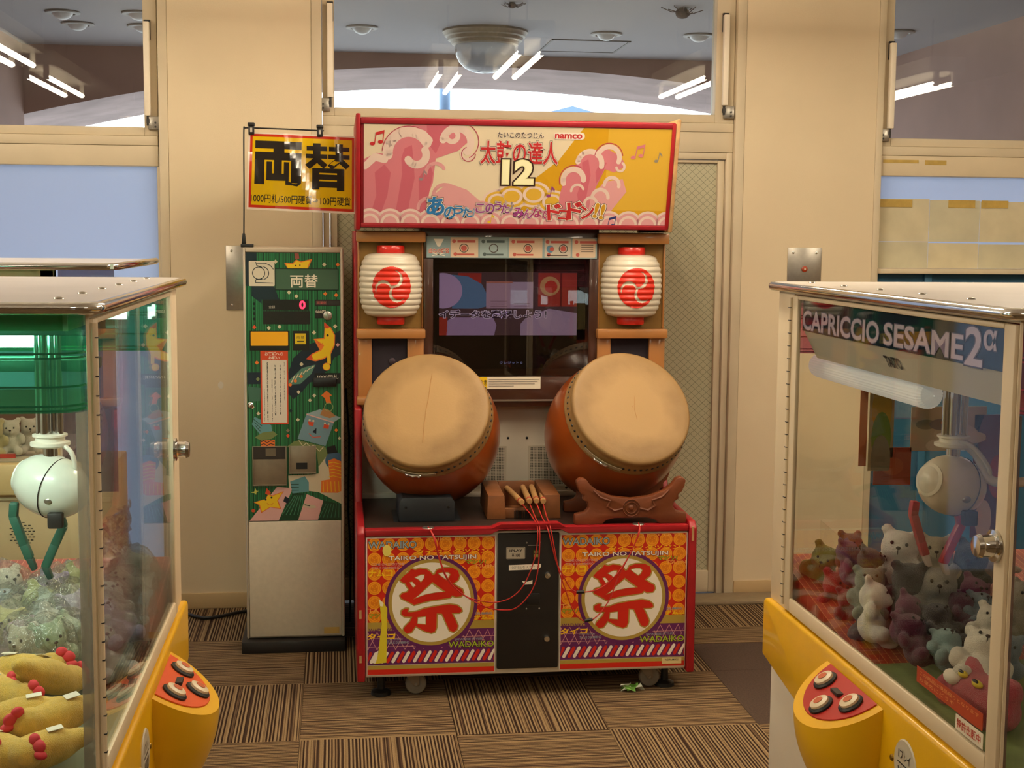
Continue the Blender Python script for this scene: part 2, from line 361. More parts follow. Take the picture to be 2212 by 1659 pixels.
B('frosted_pane', M_film, t, (-3.0, -.743, 6.02, 6.022, .08, 1.879))
B('bottom_rail', M_frame, t, (-3.0, -.743, 5.985, 6.06, 0, .08), bevel=.003)
# ---- right bay, lower: paper taped over the glass, blue board under the sill
t = thing('window_5', (3.4, 6.0, 1.4), kind='structure')
MB().box(2.394, 4.6, 5.978, 6.08, 1.885, 1.974).build('head_rail', mat('cream_frame_faded', '#dccbaa', .55, noise=.05, scale=5), t, bevel=.003)
MB().box(2.393, 2.40, 5.985, 6.06, 1.455, 1.884).build('jamb', M_frame, t)
B('frosted_pane', M_film, t, (2.40, 4.6, 6.03, 6.032, 1.47, 1.884))
B('window_sill', M_frame, t, (2.394, 4.6, 5.93, 6.09, 1.452, 1.474), bevel=.003)
M_paper = mat('yellowed_paper', '#d9cfae', .8, noise=.08, scale=9); M_paper2 = mat('thin_paper', '#cfc9ac', .8, noise=.08, scale=9)
M_tape = mat('old_brown_tape', '#c3a452', .5, noise=.12, scale=30)
xs = [2.401, 2.648, 2.888, 3.13, 3.38, 3.63, 3.9, 4.2, 4.59]
for i in range(8):
    for j, (a, c) in enumerate(((1.475, 1.593), (1.595, 1.785))):
        o = B('paper_sheet', M_paper if (i + j) % 2 else M_paper2, t, (xs[i] + .001, xs[i + 1] - .001, 6.018 + .001 * j, 6.0195 + .001 * j, a, c - .004 * ((i * 7) % 3)))
for a, c in ((2.405, 2.565), (2.735, 2.862), (2.892, 3.02), (3.2, 3.35), (3.5, 3.62)):
    B('tape_strip', M_tape, t, (a, c, 6.0155, 6.0165, 1.748, 1.782))
for a, c in ((2.405, 2.57), (2.6, 2.7)):
    B('tape_strip', M_tape, t, (a, c, 5.9765, 5.9775, 1.942 if a < 2.5 else 1.935, 1.956))
B('wall_panel', mat('blue_board', '#1f5a7c', .45, noise=.06, scale=4), None, (2.394, 4.6, 5.99, 6.1, 0, 1.45), kind='structure')
B('trim_6', mat('blue_batten', '#2f6f95', .45), None, (2.62, 2.655, 5.975, 5.99, 0, 1.45), bevel=.002, kind='structure')
# ---- double door with wired glass
def wired():
    m = bpy.data.materials.new('wired_glass'); m.use_nodes = True; nt = m.node_tree; b = nt.nodes['Principled BSDF']
    b.inputs['Roughness'].default_value = .35; b.inputs['Coat Weight'].default_value = .6; b.inputs['Coat Roughness'].default_value = .08
    tc = nt.nodes.new('ShaderNodeTexCoord'); sp = nt.nodes.new('ShaderNodeSeparateXYZ'); nt.links.new(tc.outputs['Object'], sp.inputs[0]); outs = []
    for sg in (1, -1):
        a = nt.nodes.new('ShaderNodeMath'); a.operation = 'MULTIPLY_ADD'; a.inputs[1].default_value = sg * .9; nt.links.new(sp.outputs['X'], a.inputs[0]); nt.links.new(sp.outputs['Z'], a.inputs[2])
        d = nt.nodes.new('ShaderNodeMath'); d.operation = 'DIVIDE'; d.inputs[1].default_value = .031; nt.links.new(a.outputs[0], d.inputs[0])
        fr = nt.nodes.new('ShaderNodeMath'); fr.operation = 'FRACT'; nt.links.new(d.outputs[0], fr.inputs[0])
        ab = nt.nodes.new('ShaderNodeMath'); ab.operation = 'LESS_THAN'; ab.inputs[1].default_value = .075; nt.links.new(fr.outputs[0], ab.inputs[0]); outs.append(ab)
    mxm = nt.nodes.new('ShaderNodeMath'); mxm.operation = 'MAXIMUM'; nt.links.new(outs[0].outputs[0], mxm.inputs[0]); nt.links.new(outs[1].outputs[0], mxm.inputs[1])
    nz = nt.nodes.new('ShaderNodeTexNoise'); nz.inputs['Scale'].default_value = 2.2; nt.links.new(tc.outputs['Object'], nz.inputs['Vector'])
    c0 = nt.nodes.new('ShaderNodeMix'); c0.data_type = 'RGBA'; c0.inputs[6].default_value = lin('#b8b594'); c0.inputs[7].default_value = lin('#ccc6a8'); nt.links.new(nz.outputs['Fac'], c0.inputs[0])
    mx = nt.nodes.new('ShaderNodeMix'); mx.data_type = 'RGBA'; nt.links.new(mxm.outputs[0], mx.inputs[0]); nt.links.new(c0.outputs[2], mx.inputs[6]); mx.inputs[7].default_value = lin('#7f7d68')
    nt.links.new(mx.outputs[2], b.inputs['Base Color']); return m
M_wired = wired()
d1 = thing('door_1', (.83, 6.0, 0), kind='structure')
MB().box(-.058, 1.72, 5.98, 6.08, 1.975, 2.062).build('door_head', M_frame, d1, bevel=.003)
MB().box(-.058, -.03, 5.98, 6.08, 0, 1.974).box(1.692, 1.72, 5.98, 6.08, 0, 1.974).box(-.03, 1.692, 5.985, 6.08, 1.945, 1.974).build('door_frame', M_frame, d1, bevel=.003)
for a, c in ((-.028, .829), (.831, 1.690)):
    lf = MB().box(a, a + .03, 6.0, 6.045, .008, 1.943).box(c - .03, c, 6.0, 6.045, .008, 1.943).box(a + .03, c - .03, 6.0, 6.045, .008, .106).box(a + .03, c - .03, 6.0, 6.045, 1.93, 1.943).build('door_leaf', M_frame, d1, bevel=.003)
    B('wired_pane', M_wired, lf, (a + .03, c - .03, 6.018, 6.026, .106, 1.93))
    hx = c - .05 if a < 0 else a + .05
    MB().cyl((hx, 5.97, 1.0), (hx, 5.97, 1.25), .009, n=12).cyl((hx, 5.97, 1.03), (hx, 6.02, 1.03), .006, n=10).cyl((hx, 5.97, 1.22), (hx, 6.02, 1.22), .006, n=10).build('pull_handle', M_alu, lf, smooth=40)
# ------------------------------------------------------------------ porch outside
M_soffit = mat('porch_soffit', '#9c979c', .8, noise=.03, scale=2)
M_fascia = mat('porch_brown_render', '#a5857a', .85, noise=.06, scale=4)
M_arch = mat('arch_marbled_render', '#a18b8a', .8, noise=.22, scale=3.2, bump=.4, bscale=5)
ZP = 2.745
B('porch_ceiling', M_soffit, None, (-4.2, 5.2, 6.17, 10.35, ZP, ZP + .1), kind='structure')
def arch_z(x): return 2.672 - .043 * (x - .95) ** 2
pf = MB(); N = 40; X0, X1 = -2.6, 4.35
xsA = [X0 + (X1 - X0) * i / N for i in range(N + 1)]
for yy in (8.95, 10.3):
    for a, b_ in zip(xsA, xsA[1:]): pf.ngon([(a, yy, arch_z(a)), (b_, yy, arch_z(b_)), (b_, yy, ZP), (a, yy, ZP)])
pf.ngon([(-1.9, 8.95, 0), (X0, 8.95, 0), (X0, 8.95, ZP)]) if 0 else None
pf.build('porch_beam', M_fascia, None, kind='structure')
pa = MB()
for a, b_ in zip(xsA, xsA[1:]): pa.ngon([(a, 8.95, arch_z(a)), (b_, 8.95, arch_z(b_)), (b_, 10.3, arch_z(b_)), (a, 10.3, arch_z(a))])
pa.build('arch_soffit', M_arch, None, smooth=60, kind='structure')
B('porch_wall_left', M_fascia, None, (-2.0, -1.9, 6.17, 8.95, 0, ZP), kind='structure')  # unseen lower part carried down to shade the left of the frosted pane
B('porch_wall_right', M_fascia, None, (3.49, 3.6, 6.17, 10.3, 0, ZP), kind='structure')
B('ground_outside', mat('pale_paving', '#d2d0cb', .9, noise=.08, scale=1), None, (-14, 16, 6.17, 40, -.2, -.02), kind='structure')
def downlight(x, y, label):
    t = thing('recessed_downlight', (x, y, ZP), label, 'light', 'porch downlights')
    MB().lathe((x, y, ZP), (0, 0, -1), [(.058, -.0), (.086, 0), (.09, .006), (.086, .011), (.064, .013), (.058, .004)], 28, caps=False).build('trim_ring', mat('downlight_ring', '#8e8783', .5), t, smooth=40)
    MB().lathe((x, y, ZP + .004), (0, 0, -1), [(.06, 0), (.05, .02), (.036, .036), (.016, .044), (.003, .046)], 24).build('lens', mat('downlight_lens', '#c9c7c9', .3), t, smooth=50)
for x, y, l in ((.143, 7.87, 'round recessed downlight left of the big dome lamp beyond the centre window'), (1.513, 7.87, 'round recessed downlight beside the ceiling hatch beyond the centre window'),
                (2.037, 7.83, 'round recessed downlight nearest the right edge of the centre window'), (-1.41, 7.62, 'upper left of the round downlights behind the left window'),
                (-1.405, 8.02, 'lower left of the round downlights behind the left window'), (-1.018, 7.58, 'upper right round downlight behind the left window edge'),
                (-1.056, 8.04, 'lower right round downlight behind the left window edge'), (3.08, 7.5, 'round recessed downlight behind the right window stay bar')): downlight(x, y, l)
t = thing('dome_lamp', (.829, 7.90, ZP), 'large bronze ceiling lamp with clear glass dome on the porch ceiling', 'lamp')
MB().lathe((.829, 7.90, ZP), (0, 0, -1), [(.238, 0), (.240, .012), (.232, .02), (.226, .034), (.214, .04), (.208, .056), (.194, .062), (.186, .078), (.170, .084)], 48).build('stepped_rim', mat('bronze_rim', '#8a7a66', .45, .3, noise=.15, scale=60), t, smooth=30)
MB().lathe((.829, 7.90, ZP - .08), (0, 0, -1), [(.168, 0), (.172, .02), (.166, .055), (.145, .095), (.11, .128), (.06, .148), (.004, .154)], 40, caps=False).build('glass_dome', glass('dome_glass', '#dcdde0', .06, haze=.35, hazecol='#c8c8cc'), t, smooth=60)
h = MB(); hx0, hx1, hy0, hy1 = 1.245, 1.715, 8.15, 8.66
for q in ((hx0, hx1, hy0, hy0 + .012), (hx0, hx1, hy1 - .012, hy1), (hx0, hx0 + .012, hy0, hy1), (hx1 - .012, hx1, hy0, hy1)): h.box(q[0], q[1], q[2], q[3], ZP - .006, ZP)
t = thing('ceiling_hatch', (1.48, 8.4, ZP), 'square access hatch with dark edge strip in the porch ceiling', 'hatch')
h.build('edge_strip', mat('hatch_edge', '#6d6666', .6), t); B('panel', M_soffit, t, (hx0 + .013, hx1 - .013, hy0 + .013, hy1 - .013, ZP - .003, ZP))
def nest(x, y, s, label, seed):
    rnd = random.Random(seed); m = MB()
    m.ell((x, y, ZP - .02 * s), (.03 * s, .03 * s, .022 * s), n=10, k=6)
    for i in range(14):
        a = rnd.uniform(0, 6.28); r = rnd.uniform(.04, .1) * s
        m.tube([(x, y, ZP - .015 * s), (x + r * .5 * math.cos(a), y + r * .5 * math.sin(a), ZP - .012 * s - rnd.uniform(0, .02)), (x + r * math.cos(a), y + r * math.sin(a), ZP - .004)], .002 * s, n=5)
    m.build('old_nest', mat('nest_grey', '#57494a', .95, noise=.3, scale=80), None, smooth=60, label=label, cat='nest')
nest(1.722, 6.95, 1.25, 'scruffy dark insect nest on the porch ceiling near the upper right corner', 1); nest(.86, 6.93, .7, 'tiny dark insect nest at the top edge above the dome lamp', 2)
MB().cyl((.81, 10.6, -.1), (.81, 10.6, 3.4), .043, n=20).build('porch_post', mat('blue_grey_post', '#8fb0d8', .5), None, smooth=40, label='slim pale blue post standing outside against the bright sky', cat='post')
t = thing('distant_house', (5.0, 30, 0), 'far house roof tip just above the sill of the centre window', 'house')
B('wall', mat('far_wall', '#b9bcc4', .9), t, (3.0, 7.0, 30, 34, -.2, 3.74))
MB().prism([(2.6, 29.7, 3.74), (7.4, 29.7, 3.74), (5.0, 29.7, 4.37)], (0, 4.6, 0)).build('roof', mat('far_roof', '#6f86ad', .7), t)
# ------------------------------------------------------------------ fluorescent fittings on the room ceiling
M_tube = mat('tube_glow', '#fff0d4', .5); nt = MATS['tube_glow'].node_tree.nodes['Principled BSDF']; nt.inputs['Emission Color'].default_value = (1., .86, .66, 1); nt.inputs['Emission Strength'].default_value = TUBE_STRENGTH
ZH = 2.655
def fixture(x, y0, y1, label):
    t = thing('fluorescent_fitting', (x, (y0 + y1) / 2, ZH), label, 'light', 'fluorescent ceiling fittings')
    for y in (y0 + .2, y1 - .2): MB().cyl((x, y, ZH), (x, y, ZC), .006, n=8).build('hanger', M_alu, t, smooth=40)
    B('housing', mat('fitting_white', '#d8d2c4', .4), t, (x - .11, x + .11, y0 - .03, y1 + .03, ZH - .085, ZH), bevel=.008)
    for s in (-.055, .055):
        MB().cyl((x + s, y0, ZH - .15), (x + s, y1, ZH - .15), .015, n=12).build('tube', M_tube, t, smooth=40)
        for y in (y0, y1): B('lamp_holder', mat('fitting_white', '#d8d2c4', .4), t, (x + s - .014, x + s + .014, y - .012, y + .012, ZH - .165, ZH - .08))
for i, (x, y0, y1) in enumerate(((.955, 4.05, 5.17), (.63, 3.1, 4.25), (-1.73, 2.4, 3.55), (-1.69, 4.1, 5.2), (2.13, 3.15, 4.3), (3.5, 3.1, 4.25), (.6, -.9, .3), (-1.7, -1.2, 0.), (3.4, -.9, .3))):  # last three are unseen fittings, added for frontal fill light
    fixture(x, y0, y1, ('twin tube fluorescent fitting on the room ceiling, mirrored in the centre window', 'twin tube fluorescent fitting mirrored in the centre window just above the sky', 'twin tube fluorescent fitting mirrored lower in the left window',
        'twin tube fluorescent fitting mirrored at the left edge of the left window', 'twin tube fluorescent fitting mirrored at the right end of the centre window', 'twin tube fluorescent fitting mirrored in the right window', 'unseen fitting added for fill light behind the viewer on the left', 'unseen fitting added for fill light behind the viewer in the middle', 'unseen fitting added for fill light behind the viewer on the right')[i])
# ------------------------------------------------------------------ wall plates
def plate(x0, x1, z0, z1, label, button):
    t = thing('wall_plate', ((x0 + x1) / 2, YW1, z0), label, 'plate', 'steel wall plates')
    B('plate', M_steel, t, (x0, x1, YW1 - .006, YW1, z0, z1), bevel=.002)
    for a in (x0 + .024, x1 - .024):
        for c in (z0 + .022, z1 - .022): MB().lathe((a, YW1 - .006, c), (0, -1, 0), [(.006, 0), (.005, .003), (.002, .004)], 12).build('screw', M_chrome, t, smooth=50)
    if button:
        cx, cz = (x0 + x1) / 2, z0 + .17
        MB().lathe((cx, YW1 - .006, cz), (0, -1, 0), [(.013, 0), (.013, .006), (.009, .009)], 20).build('button', mat('red_button', '#a8401f', .35), t, smooth=40)
        B('button_legend', mat('button_cream', '#d9c7a6', .4), t, (cx - .004, cx + .004, YW1 - .0162, YW1 - .0152, cz - .004, cz + .004))
plate(-.4635, -.318, 1.284, 1.5545, 'plain steel plate on the wall half behind the coin changer', False)
plate(1.9737, 2.128, 1.30, 1.564, 'steel plate with a small red button on the pier above the right claw machine', True)
# ================================================================== drum game machine
DM = thing('drum_game_machine', (.655, 5.2, 0), 'red and wooden arcade drum machine with two big drums and lanterns', 'arcade machine')
X0d, X1d, YF = .070, 1.238, 4.68
M_red = mat('red_paint', '#96121a', .4, noise=.08, scale=14); M_dred = mat('dark_red_trim', '#8f1824', .42, noise=.06, scale=12)
M_wood = mat('orange_brown_paint', '#a06a35', .42, noise=.07, scale=9, coat=.2); M_dbrown = mat('dark_brown_panel', '#3a1f14', .3, noise=.05, coat=.3)
M_mdf = mat('worn_chipboard', '#b98f5e', .8, noise=.2, scale=40)
M_wht = mat('white_panel', '#ddd3c0', .45, noise=.04, scale=7)
M_deck = mat('dark_deck', '#2c1d17', .45, noise=.1, scale=12)
# base cabinet
base = MB().box(.09, 1.218, YF, 5.85, .085, .592).build('base_cabinet', M_wht, DM, bevel=.004)
MB().prism([(.09, YF - .012, .582), (.52, YF - .012, .582), (.548, YF - .03, .600), (.76, YF - .03, .600), (.79, YF - .012, .582), (1.218, YF - .012, .582), (1.218, YF - .012, .604), (.78, YF - .012, .604), (.755, YF - .03, .621), (.553, YF - .03, .621), (.525, YF - .012, .604), (.09, YF - .012, .604)], (0, .05, 0)).build('red_front_trim', M_red, base, bevel=.003)
MB().box(.09, 1.218, YF + .02, 5.27, .592, .603).build('deck', M_deck, base, bevel=.002)
# red edged side boards stepping back above the deck
def side(x0, x1, nm):
    pr = [(YF - .022, .075), (YF - .022, .595), (YF, .617), (5.06, .628), (5.12, .70), (5.15, .96), (5.215, 1.0), (5.215, 1.62), (5.85, 1.62), (5.85, .075)]
    MB().prism([(x0, y, z) for y, z in pr], (x1 - x0, 0, 0)).build(nm, M_red, base, bevel=.006, seg=3)
side(.062, .089, 'side_board'); side(1.219, 1.246, 'side_board')
for q in ((.0615, .0895, YF - .0235, YF - .02, .30, .33), (.0615, .0895, YF - .0235, YF - .02, .145, .17), (1.2185, 1.2465, YF - .0235, YF - .02, .55, .60)):
    B('worn_chip', M_mdf, base, (q[0] + .008, q[1] - .012, q[2], q[3], q[4], q[5]))
# printed front panels
K_red, K_or, K_or2, K_ol, K_pu, K_wh = pm('#c4200f'), pm('#f0991c'), pm('#dd7a10'), pm('#a98d3c'), pm('#5e1d55'), pm('#efe4d2')
K_yel, K_gry, K_blk, K_pk, K_grn, K_po = pm('#f5c518'), pm('#93a3ad'), pm('#1c1410'), pm('#d39a92'), pm('#a4b52a'), pm('#f3ad55')
SAI_U = [(385, 555), (430, 505), (470, 480), (500, 440), (540, 455), (590, 440), (660, 450), (700, 480), (722, 508), (745, 502), (765, 460), (830, 440), (930, 440), (985, 470), (1000, 520), (985, 565), (930, 605), (985, 640), (1030, 665), (1042, 700), (1020, 735), (960, 740), (925, 722), (905, 745), (800, 760), (700, 770), (600, 792), (530, 812), (480, 782), (400, 742), (385, 715), (410, 690), (460, 680), (480, 650), (455, 620), (440, 590), (400, 572)]
SAI_H = [[(720, 580), (775, 625), (860, 685), (760, 690), (640, 712), (520, 755), (575, 712), (620, 670)], [(530, 530), (600, 500), (640, 500), (635, 540), (600, 585), (580, 560)], [(480, 575), (510, 570), (550, 615), (520, 638)], [(772, 492), (830, 480), (885, 482), (908, 505), (890, 545), (862, 565), (800, 520)]]
SAI_L = [(400, 870), (440, 848), (470, 850), (462, 884), (500, 888), (560, 880), (640, 852), (760, 832), (900, 815), (980, 830), (1020, 865), (1026, 890), (1000, 905), (920, 905), (960, 980), (985, 1040), (975, 1080), (940, 1102), (900, 1085), (870, 1020), (840, 950), (820, 910), (765, 905), (762, 1050), (745, 1095), (710, 1106), (640, 1085), (545, 1030), (500, 1095), (450, 1102), (420, 1070), (430, 1040), (490, 980), (512, 935), (430, 930), (400, 905)]
SAI_LH = [(565, 940), (655, 930), (655, 1020), (560, 1010)]
def tomoe(a, x, y, r, m, l, turn=0.):
    for k in range(3):
        g = math.radians(turn + 120 * k - 90); cx, cy = x + .42 * r * math.cos(g), y + .42 * r * math.sin(g)
        a.circ(cx, cy, .36 * r, m, l, n=14)
        pts = []; 
        for i in range(7):
            h = g + math.radians(i * 19); rr = .74 * r
            pts.append((x + rr * math.cos(h), y + rr * math.sin(h), .30 * r * (1 - i / 6.4)))
        for p, q in zip(pts, pts[1:]):
            d = math.hypot(q[0] - p[0], q[1] - p[1]) or 1; nx, ny = -(q[1] - p[1]) / d, (q[0] - p[0]) / d
            a.poly([(p[0] + nx * p[2] * .5, p[1] + ny * p[2] * .5), (q[0] + nx * q[2] * .5, q[1] + ny * q[2] * .5), (q[0] - nx * q[2] * .5, q[1] - ny * q[2] * .5), (p[0] - nx * p[2] * .5, p[1] - ny * p[2] * .5)], m, l + .1)
def festival_panel(x0, x1, torn):
    pn = MB().box(x0, x1, YF - .006, YF, .092, .578).build('front_panel', K_wh, DM, bevel=.002)
    a = Art(48, 125, 1370, 1525, (x0 + .004, YF - .006, .575), (x1 - x0 - .008, 0, 0), (0, 0, -.478))
    a.rect(48, 125, 1370, 990, K_red, 0)
    for j in range(6):
        for i in range(9):
            cx, cy = 122 + 147 * i, 190 + 147.5 * j
            if math.hypot(cx - 710, cy - 790) < 400 or cx > 1320: continue
            a.circ(cx, cy, 69, K_or, 1, n=22); a.ring(cx, cy, 54, 5, K_or2, 1.4, n=18); tomoe(a, cx, cy, 48, K_or2, 1.4, 40 * i)
    a.rect(48, 985, 1370, 1072, K_ol, 1.8); a.rect(48, 1072, 1370, 1425, K_pu, 1.8)
    for y in (1150, 1235): a.rect(48, y, 1370, y + 5, K_pk, 2.2)
    for i in range(-1, 15):
        for s_ in (1, -1):
            x = 48 + i * 96; a.poly([(x + 48 - s_ * 48, 1085), (x + 54 - s_ * 48, 1085), (x + 54 + s_ * 48, 1270), (x + 48 + s_ * 48, 1270)], K_pk, 2.1)
    for i in range(-1, 14):
        x = 75 + i * 112
        for dx, kk in ((0, K_wh), (56, K_red)):
            a.stroke([(x + dx + 62, 1305), (x + dx + 12, 1392)], 34, kk, 2.4 if dx else 2.6)
    a.rect(48, 1432, 1370, 1472, K_ol, 2.8); a.rect(48, 1472, 1370, 1525, K_red, 2.8)
    a.circ(710, 790, 482, K_pu, 2.9, n=72); a.circ(710, 790, 446, K_ol, 3.2, n=72); a.circ(710, 790, 410, K_wh, 3.5, n=72)
    for pl in (SAI_U, SAI_L): a.stroke(pl, 26, K_ol, 3.8, closed=True)
    for pl in (SAI_U, SAI_L): a.poly(pl, K_red, 4.4)
    for pl in SAI_H + [SAI_LH]:
        cx = sum(p[0] for p in pl) / len(pl); cy = sum(p[1] for p in pl) / len(pl)
        a.poly(pl, K_ol, 4.7); a.poly([(cx + (p[0] - cx) * .84, cy + (p[1] - cy) * .80) for p in pl], K_wh, 5.0)
    a.text('TAIKO NO TATSU', 660, 128, 1365, 156, [(K_po, .0)], 1.8)
    a.text('WADAIKO', 62, 158, 552, 228, [(K_blk, .05), (K_gry, .012)], 2.2)
    a.text('タイコノタツジン', 548, 248, 1300, 292, [(K_yel, .015)], 2.2, shear=.2)
    a.text('TAIKO NO TATSUJIN', 268, 308, 1172, 362, [(K_pu, .05), (K_wh, .012)], 5.2)
    a.text('マツリ!', 1066, 364, 1272, 402, [(K_blk, .05), (K_grn, .015)], 3.2, shear=.2)
    a.text('COME ON EVERYONE', 90, 378, 430, 402, [(K_pk, .012)], 2.4); a.text('THIS IS DRUMMING', 90, 415, 385, 438, [(K_pk, .012)], 2.4)
    a.text('ナムコ', 60, 448, 305, 512, [(K_yel, .03)], 2.4); a.text('TSUJIN', 1158, 410, 1365, 456, [(K_po, .01)], 2.4)
    a.text('TA', 52, 842, 165, 882, [(K_po, .01)], 2.4); a.text('マツリ', 60, 895, 225, 940, [(K_blk, .05), (K_grn, .015)], 2.4, shear=.2)
    a.text('ナムコ', 1160, 938, 1362, 980, [(K_yel, .03)], 3.0); a.text('DRUMMING', 1172, 905, 1340, 930, [(K_gry, .01)], 3.0)
    a.text('WADAIKO', 62, 1048, 312, 1086, [(K_pu, .02)], 2.6); a.text('タイコ', 50, 1100, 330, 1158, [(K_yel, .035)], 2.6, shear=.2)
    a.text('COME ON EVERY', 250, 1155, 415, 1172, [(K_gry, .0)], 3.0); a.text('THIS IS DRUMMING', 250, 1184, 480, 1210, [(K_gry, .01)], 3.0)
    a.text('JAPANESE STYLE!!', 955, 1170, 1250, 1196, [(K_gry, .01)], 3.4); a.text('WADAIKO', 890, 1202, 1362, 1264, [(K_blk, .05), (K_grn, .012)], 3.4)
    if torn:
        a.poly([(165, 742), (215, 785), (252, 838), (243, 1400), (108, 1412), (158, 1310), (176, 1150), (196, 1000), (180, 850)], pm('#d8c32c'), 6.2)
        a.poly([(165, 742), (215, 785), (205, 820), (180, 815)], pm('#e9dfc0'), 6.4); a.poly([(95, 1400), (115, 1300), (160, 1275), (150, 1340), (130, 1405)], K_wh, 6.4)
        a.circ(250, 250, 46, pm('#e3cf63'), 6.2, n=12, ry=60)
    else:
        a.rect(1130, 1435, 1340, 1500, pm('#d9c289'), 6.2); a.text('WDRUM0021', 1160, 1448, 1310, 1468, [(K_blk, .01)], 6.6)
    a.build('artwork', pn)
festival_panel(.0935, .5400, True); festival_panel(.7640, 1.2165, False)
# coin door
cd = MB().box(.5445, .7605, YF - .012, YF, .104, .586).build('coin_door', M_black, DM, bevel=.008, seg=3)
def door_art(): return Art(165, 100, 862, 1612, (.5445, YF - .0125, .586), (.216, 0, 0), (0, 0, -.482))
a = door_art()
a.rrect(262, 252, 474, 384, 10, pm('#a99e8c'), 0); a.rrect(268, 258, 468, 378, 8, K_blk, .5); a.rrect(272, 262, 464, 374, 8, pm('#a99e8c'), 1)
a.text('1PLAY', 300, 280, 440, 305, [(K_blk, .03)], 1.5); a.text('¥100', 325, 325, 415, 362, [(K_blk, .02)], 1.5); a.build('price_label', cd); a = door_art()
a.poly([(292, 452), (655, 445), (655, 475), (625, 505), (292, 510)], K_wh, 0); a.text('100円玉を入れて下', 312, 462, 635, 495, [(pm('#8a7f70'), .0)], .8)
a.build('coin_notice', cd); a = door_art(); a.poly([(440, 630), (500, 640), (560, 622), (558, 668), (470, 672)], K_wh, 0)
a.build('torn_sticker', cd); a = door_art(); a.rect(560, 285, 632, 385, pm('#332a1c'), 0); a.rect(572, 295, 620, 325, pm('#6c6a3a'), .6); a.rect(572, 338, 620, 368, pm('#7f7f3c', .15), .6)
a.build('coin_slot_lamp', cd)
for q, c in (((505, 234, 642, 241), '#8f8a82'), ((505, 752, 640, 757), '#332f2c'), ((505, 900, 630, 906), '#332f2c')): a = door_art(); a.rect(*q, pm(c), 0); a.build('slot_edge', cd)
for z in (.436, .2115):
    lk = MB().lathe((.7182, YF - .012, z), (0, -1, 0), [(.0125, 0), (.0125, .004), (.0095, .009), (.0095, .012), (.004, .0125)], 24).box(.7170, .7194, YF - .0255, YF - .024, z - .005, z + .005).build('lock', M_chrome, cd, smooth=40)
for u, v in ((492, 208), (640, 206), (495, 942), (640, 942)):
    x, z = .5445 + (u - 165) / 697 * .216, .586 - (v - 100) / 1512 * .482
    MB().lathe((x, YF - .012, z), (0, -1, 0), [(.0032, 0), (.002, .002)], 10).build('screw', M_steel, cd, smooth=50)
B('coin_return_flap', mat('flap_black', '#0b0a0a', .6), cd, (.648, .692, YF - .016, YF - .012, .335, .373), bevel=.002)
# casters and levelling feet
for x in (.268, 1.105):
    c = MB().box(x - .045, x + .012, 4.725, 4.78, .076, .085)
    for yy in (4.7335, 4.7675): c.prism([(x - .04, yy, .077), (x + .008, yy, .077), (x + .012, yy, .036), (x - .008, yy, .032)], (0, .003, 0))
    c = c.cyl((x, 4.731, .0375), (x, 4.773, .0375), .006, n=10).build('caster', mat('caster_grey', '#8a7d6e', .5, .3), DM, bevel=.0012)
    ax = Vector((0, 1, 0)); o_ = Vector((x, 4.739, .0375))
    MB().lathe(o_, ax, [(.012, 0), (.0335, .001), (.037, .005), (.037, .021), (.0335, .025), (.012, .026)], 28).build('wheel', mat('caster_wheel', '#7d7468', .55, noise=.1), c, smooth=35)
for x in (.146, 1.164):
    MB().lathe((x, 4.76, 0.0), (0, 0, 1), [(.036, 0), (.034, .012), (.014, .02), (.011, .085)], 20).build('levelling_foot', M_black, DM, smooth=40)
for x in (.146, 1.164):
    MB().lathe((x, 5.7, 0.0), (0, 0, 1), [(.036, 0), (.034, .012), (.014, .02), (.011, .085)], 20).build('levelling_foot', M_black, DM, smooth=40)
# white rear panel behind the drums with two perforated grilles
MB().box(.09, 1.218, 5.262, 5.30, .603, .962).box(.09, 1.218, 5.25, 5.27, .603, .622).build('rear_panel', M_wht, DM, bevel=.002)
for gx in (.500, .730):
    g = MB().box(gx, gx + .145, 5.2585, 5.2615, .64, .80).build('speaker_grille', mat('grille_white', '#c9bda8', .5), DM)
    h = MB()
    for i in range(22):
        for j in range(24):
            h.lathe((gx + .0105 + i * .0059, 5.2583, .6505 + j * .0061), (0, -1, 0), [(.0021, 0), (.0021, .0002)], 6)
    h.build('perforation', M_black, g, kind='stuff')
    for u in (gx - .006, gx + .151):
        for z in (.633, .83): MB().lathe((u, 5.262, z), (0, -1, 0), [(.005, 0), (.0045, .002), (.002, .003)], 12).build('screw', M_black, g, smooth=50)
# upper cabinet: screen surround and lantern posts
MB().box(.32, .980, 5.26, 5.85, .962, 1.64).box(.32, .980, 5.18, 5.26, .962, 1.075).box(.32, .355, 5.18, 5.26, 1.075, 1.52).box(.945, .98, 5.18, 5.26, 1.075, 1.52).box(.32, .98, 5.18, 5.26, 1.52, 1.635).build('screen_surround', M_dbrown, DM, bevel=.003)
scr = MB().box(.362, .938, 5.245, 5.259, 1.10, 1.50).build('monitor', mat('screen_black', '#0c0b0c', .25), DM, bevel=.002)
S = .8
def sm(c, k=1.): return mat('lit_%s_%g' % (c.lstrip('#'), k), c, .3, emit=S * k)
a = Art(218, 390, 1430, 962, (.382, 5.2445, 1.468), (.528, 0, 0), (0, 0, -.240))
a.rect(218, 390, 1430, 962, sm('#5a4550', .55), 0)
a.rect(380, 400, 585, 560, sm('#b33a38', .6), 1); a.rect(1085, 395, 1428, 700, sm('#b5423c', .6), 1); a.rect(1278, 395, 1296, 700, sm('#7d2a2c', .5), 1.3)
a.circ(1188, 515, 88, sm('#c9a070', .7), 1.6); a.circ(1198, 520, 56, sm('#c23a30', .7), 2)
a.circ(250, 560, 170, sm('#b9a3d6', .75), 1.6, ry=160); a.poly([(330, 415), (470, 430), (590, 500), (640, 600), (630, 700), (560, 720), (330, 720)], sm('#5b86b8', .7), 1.4)
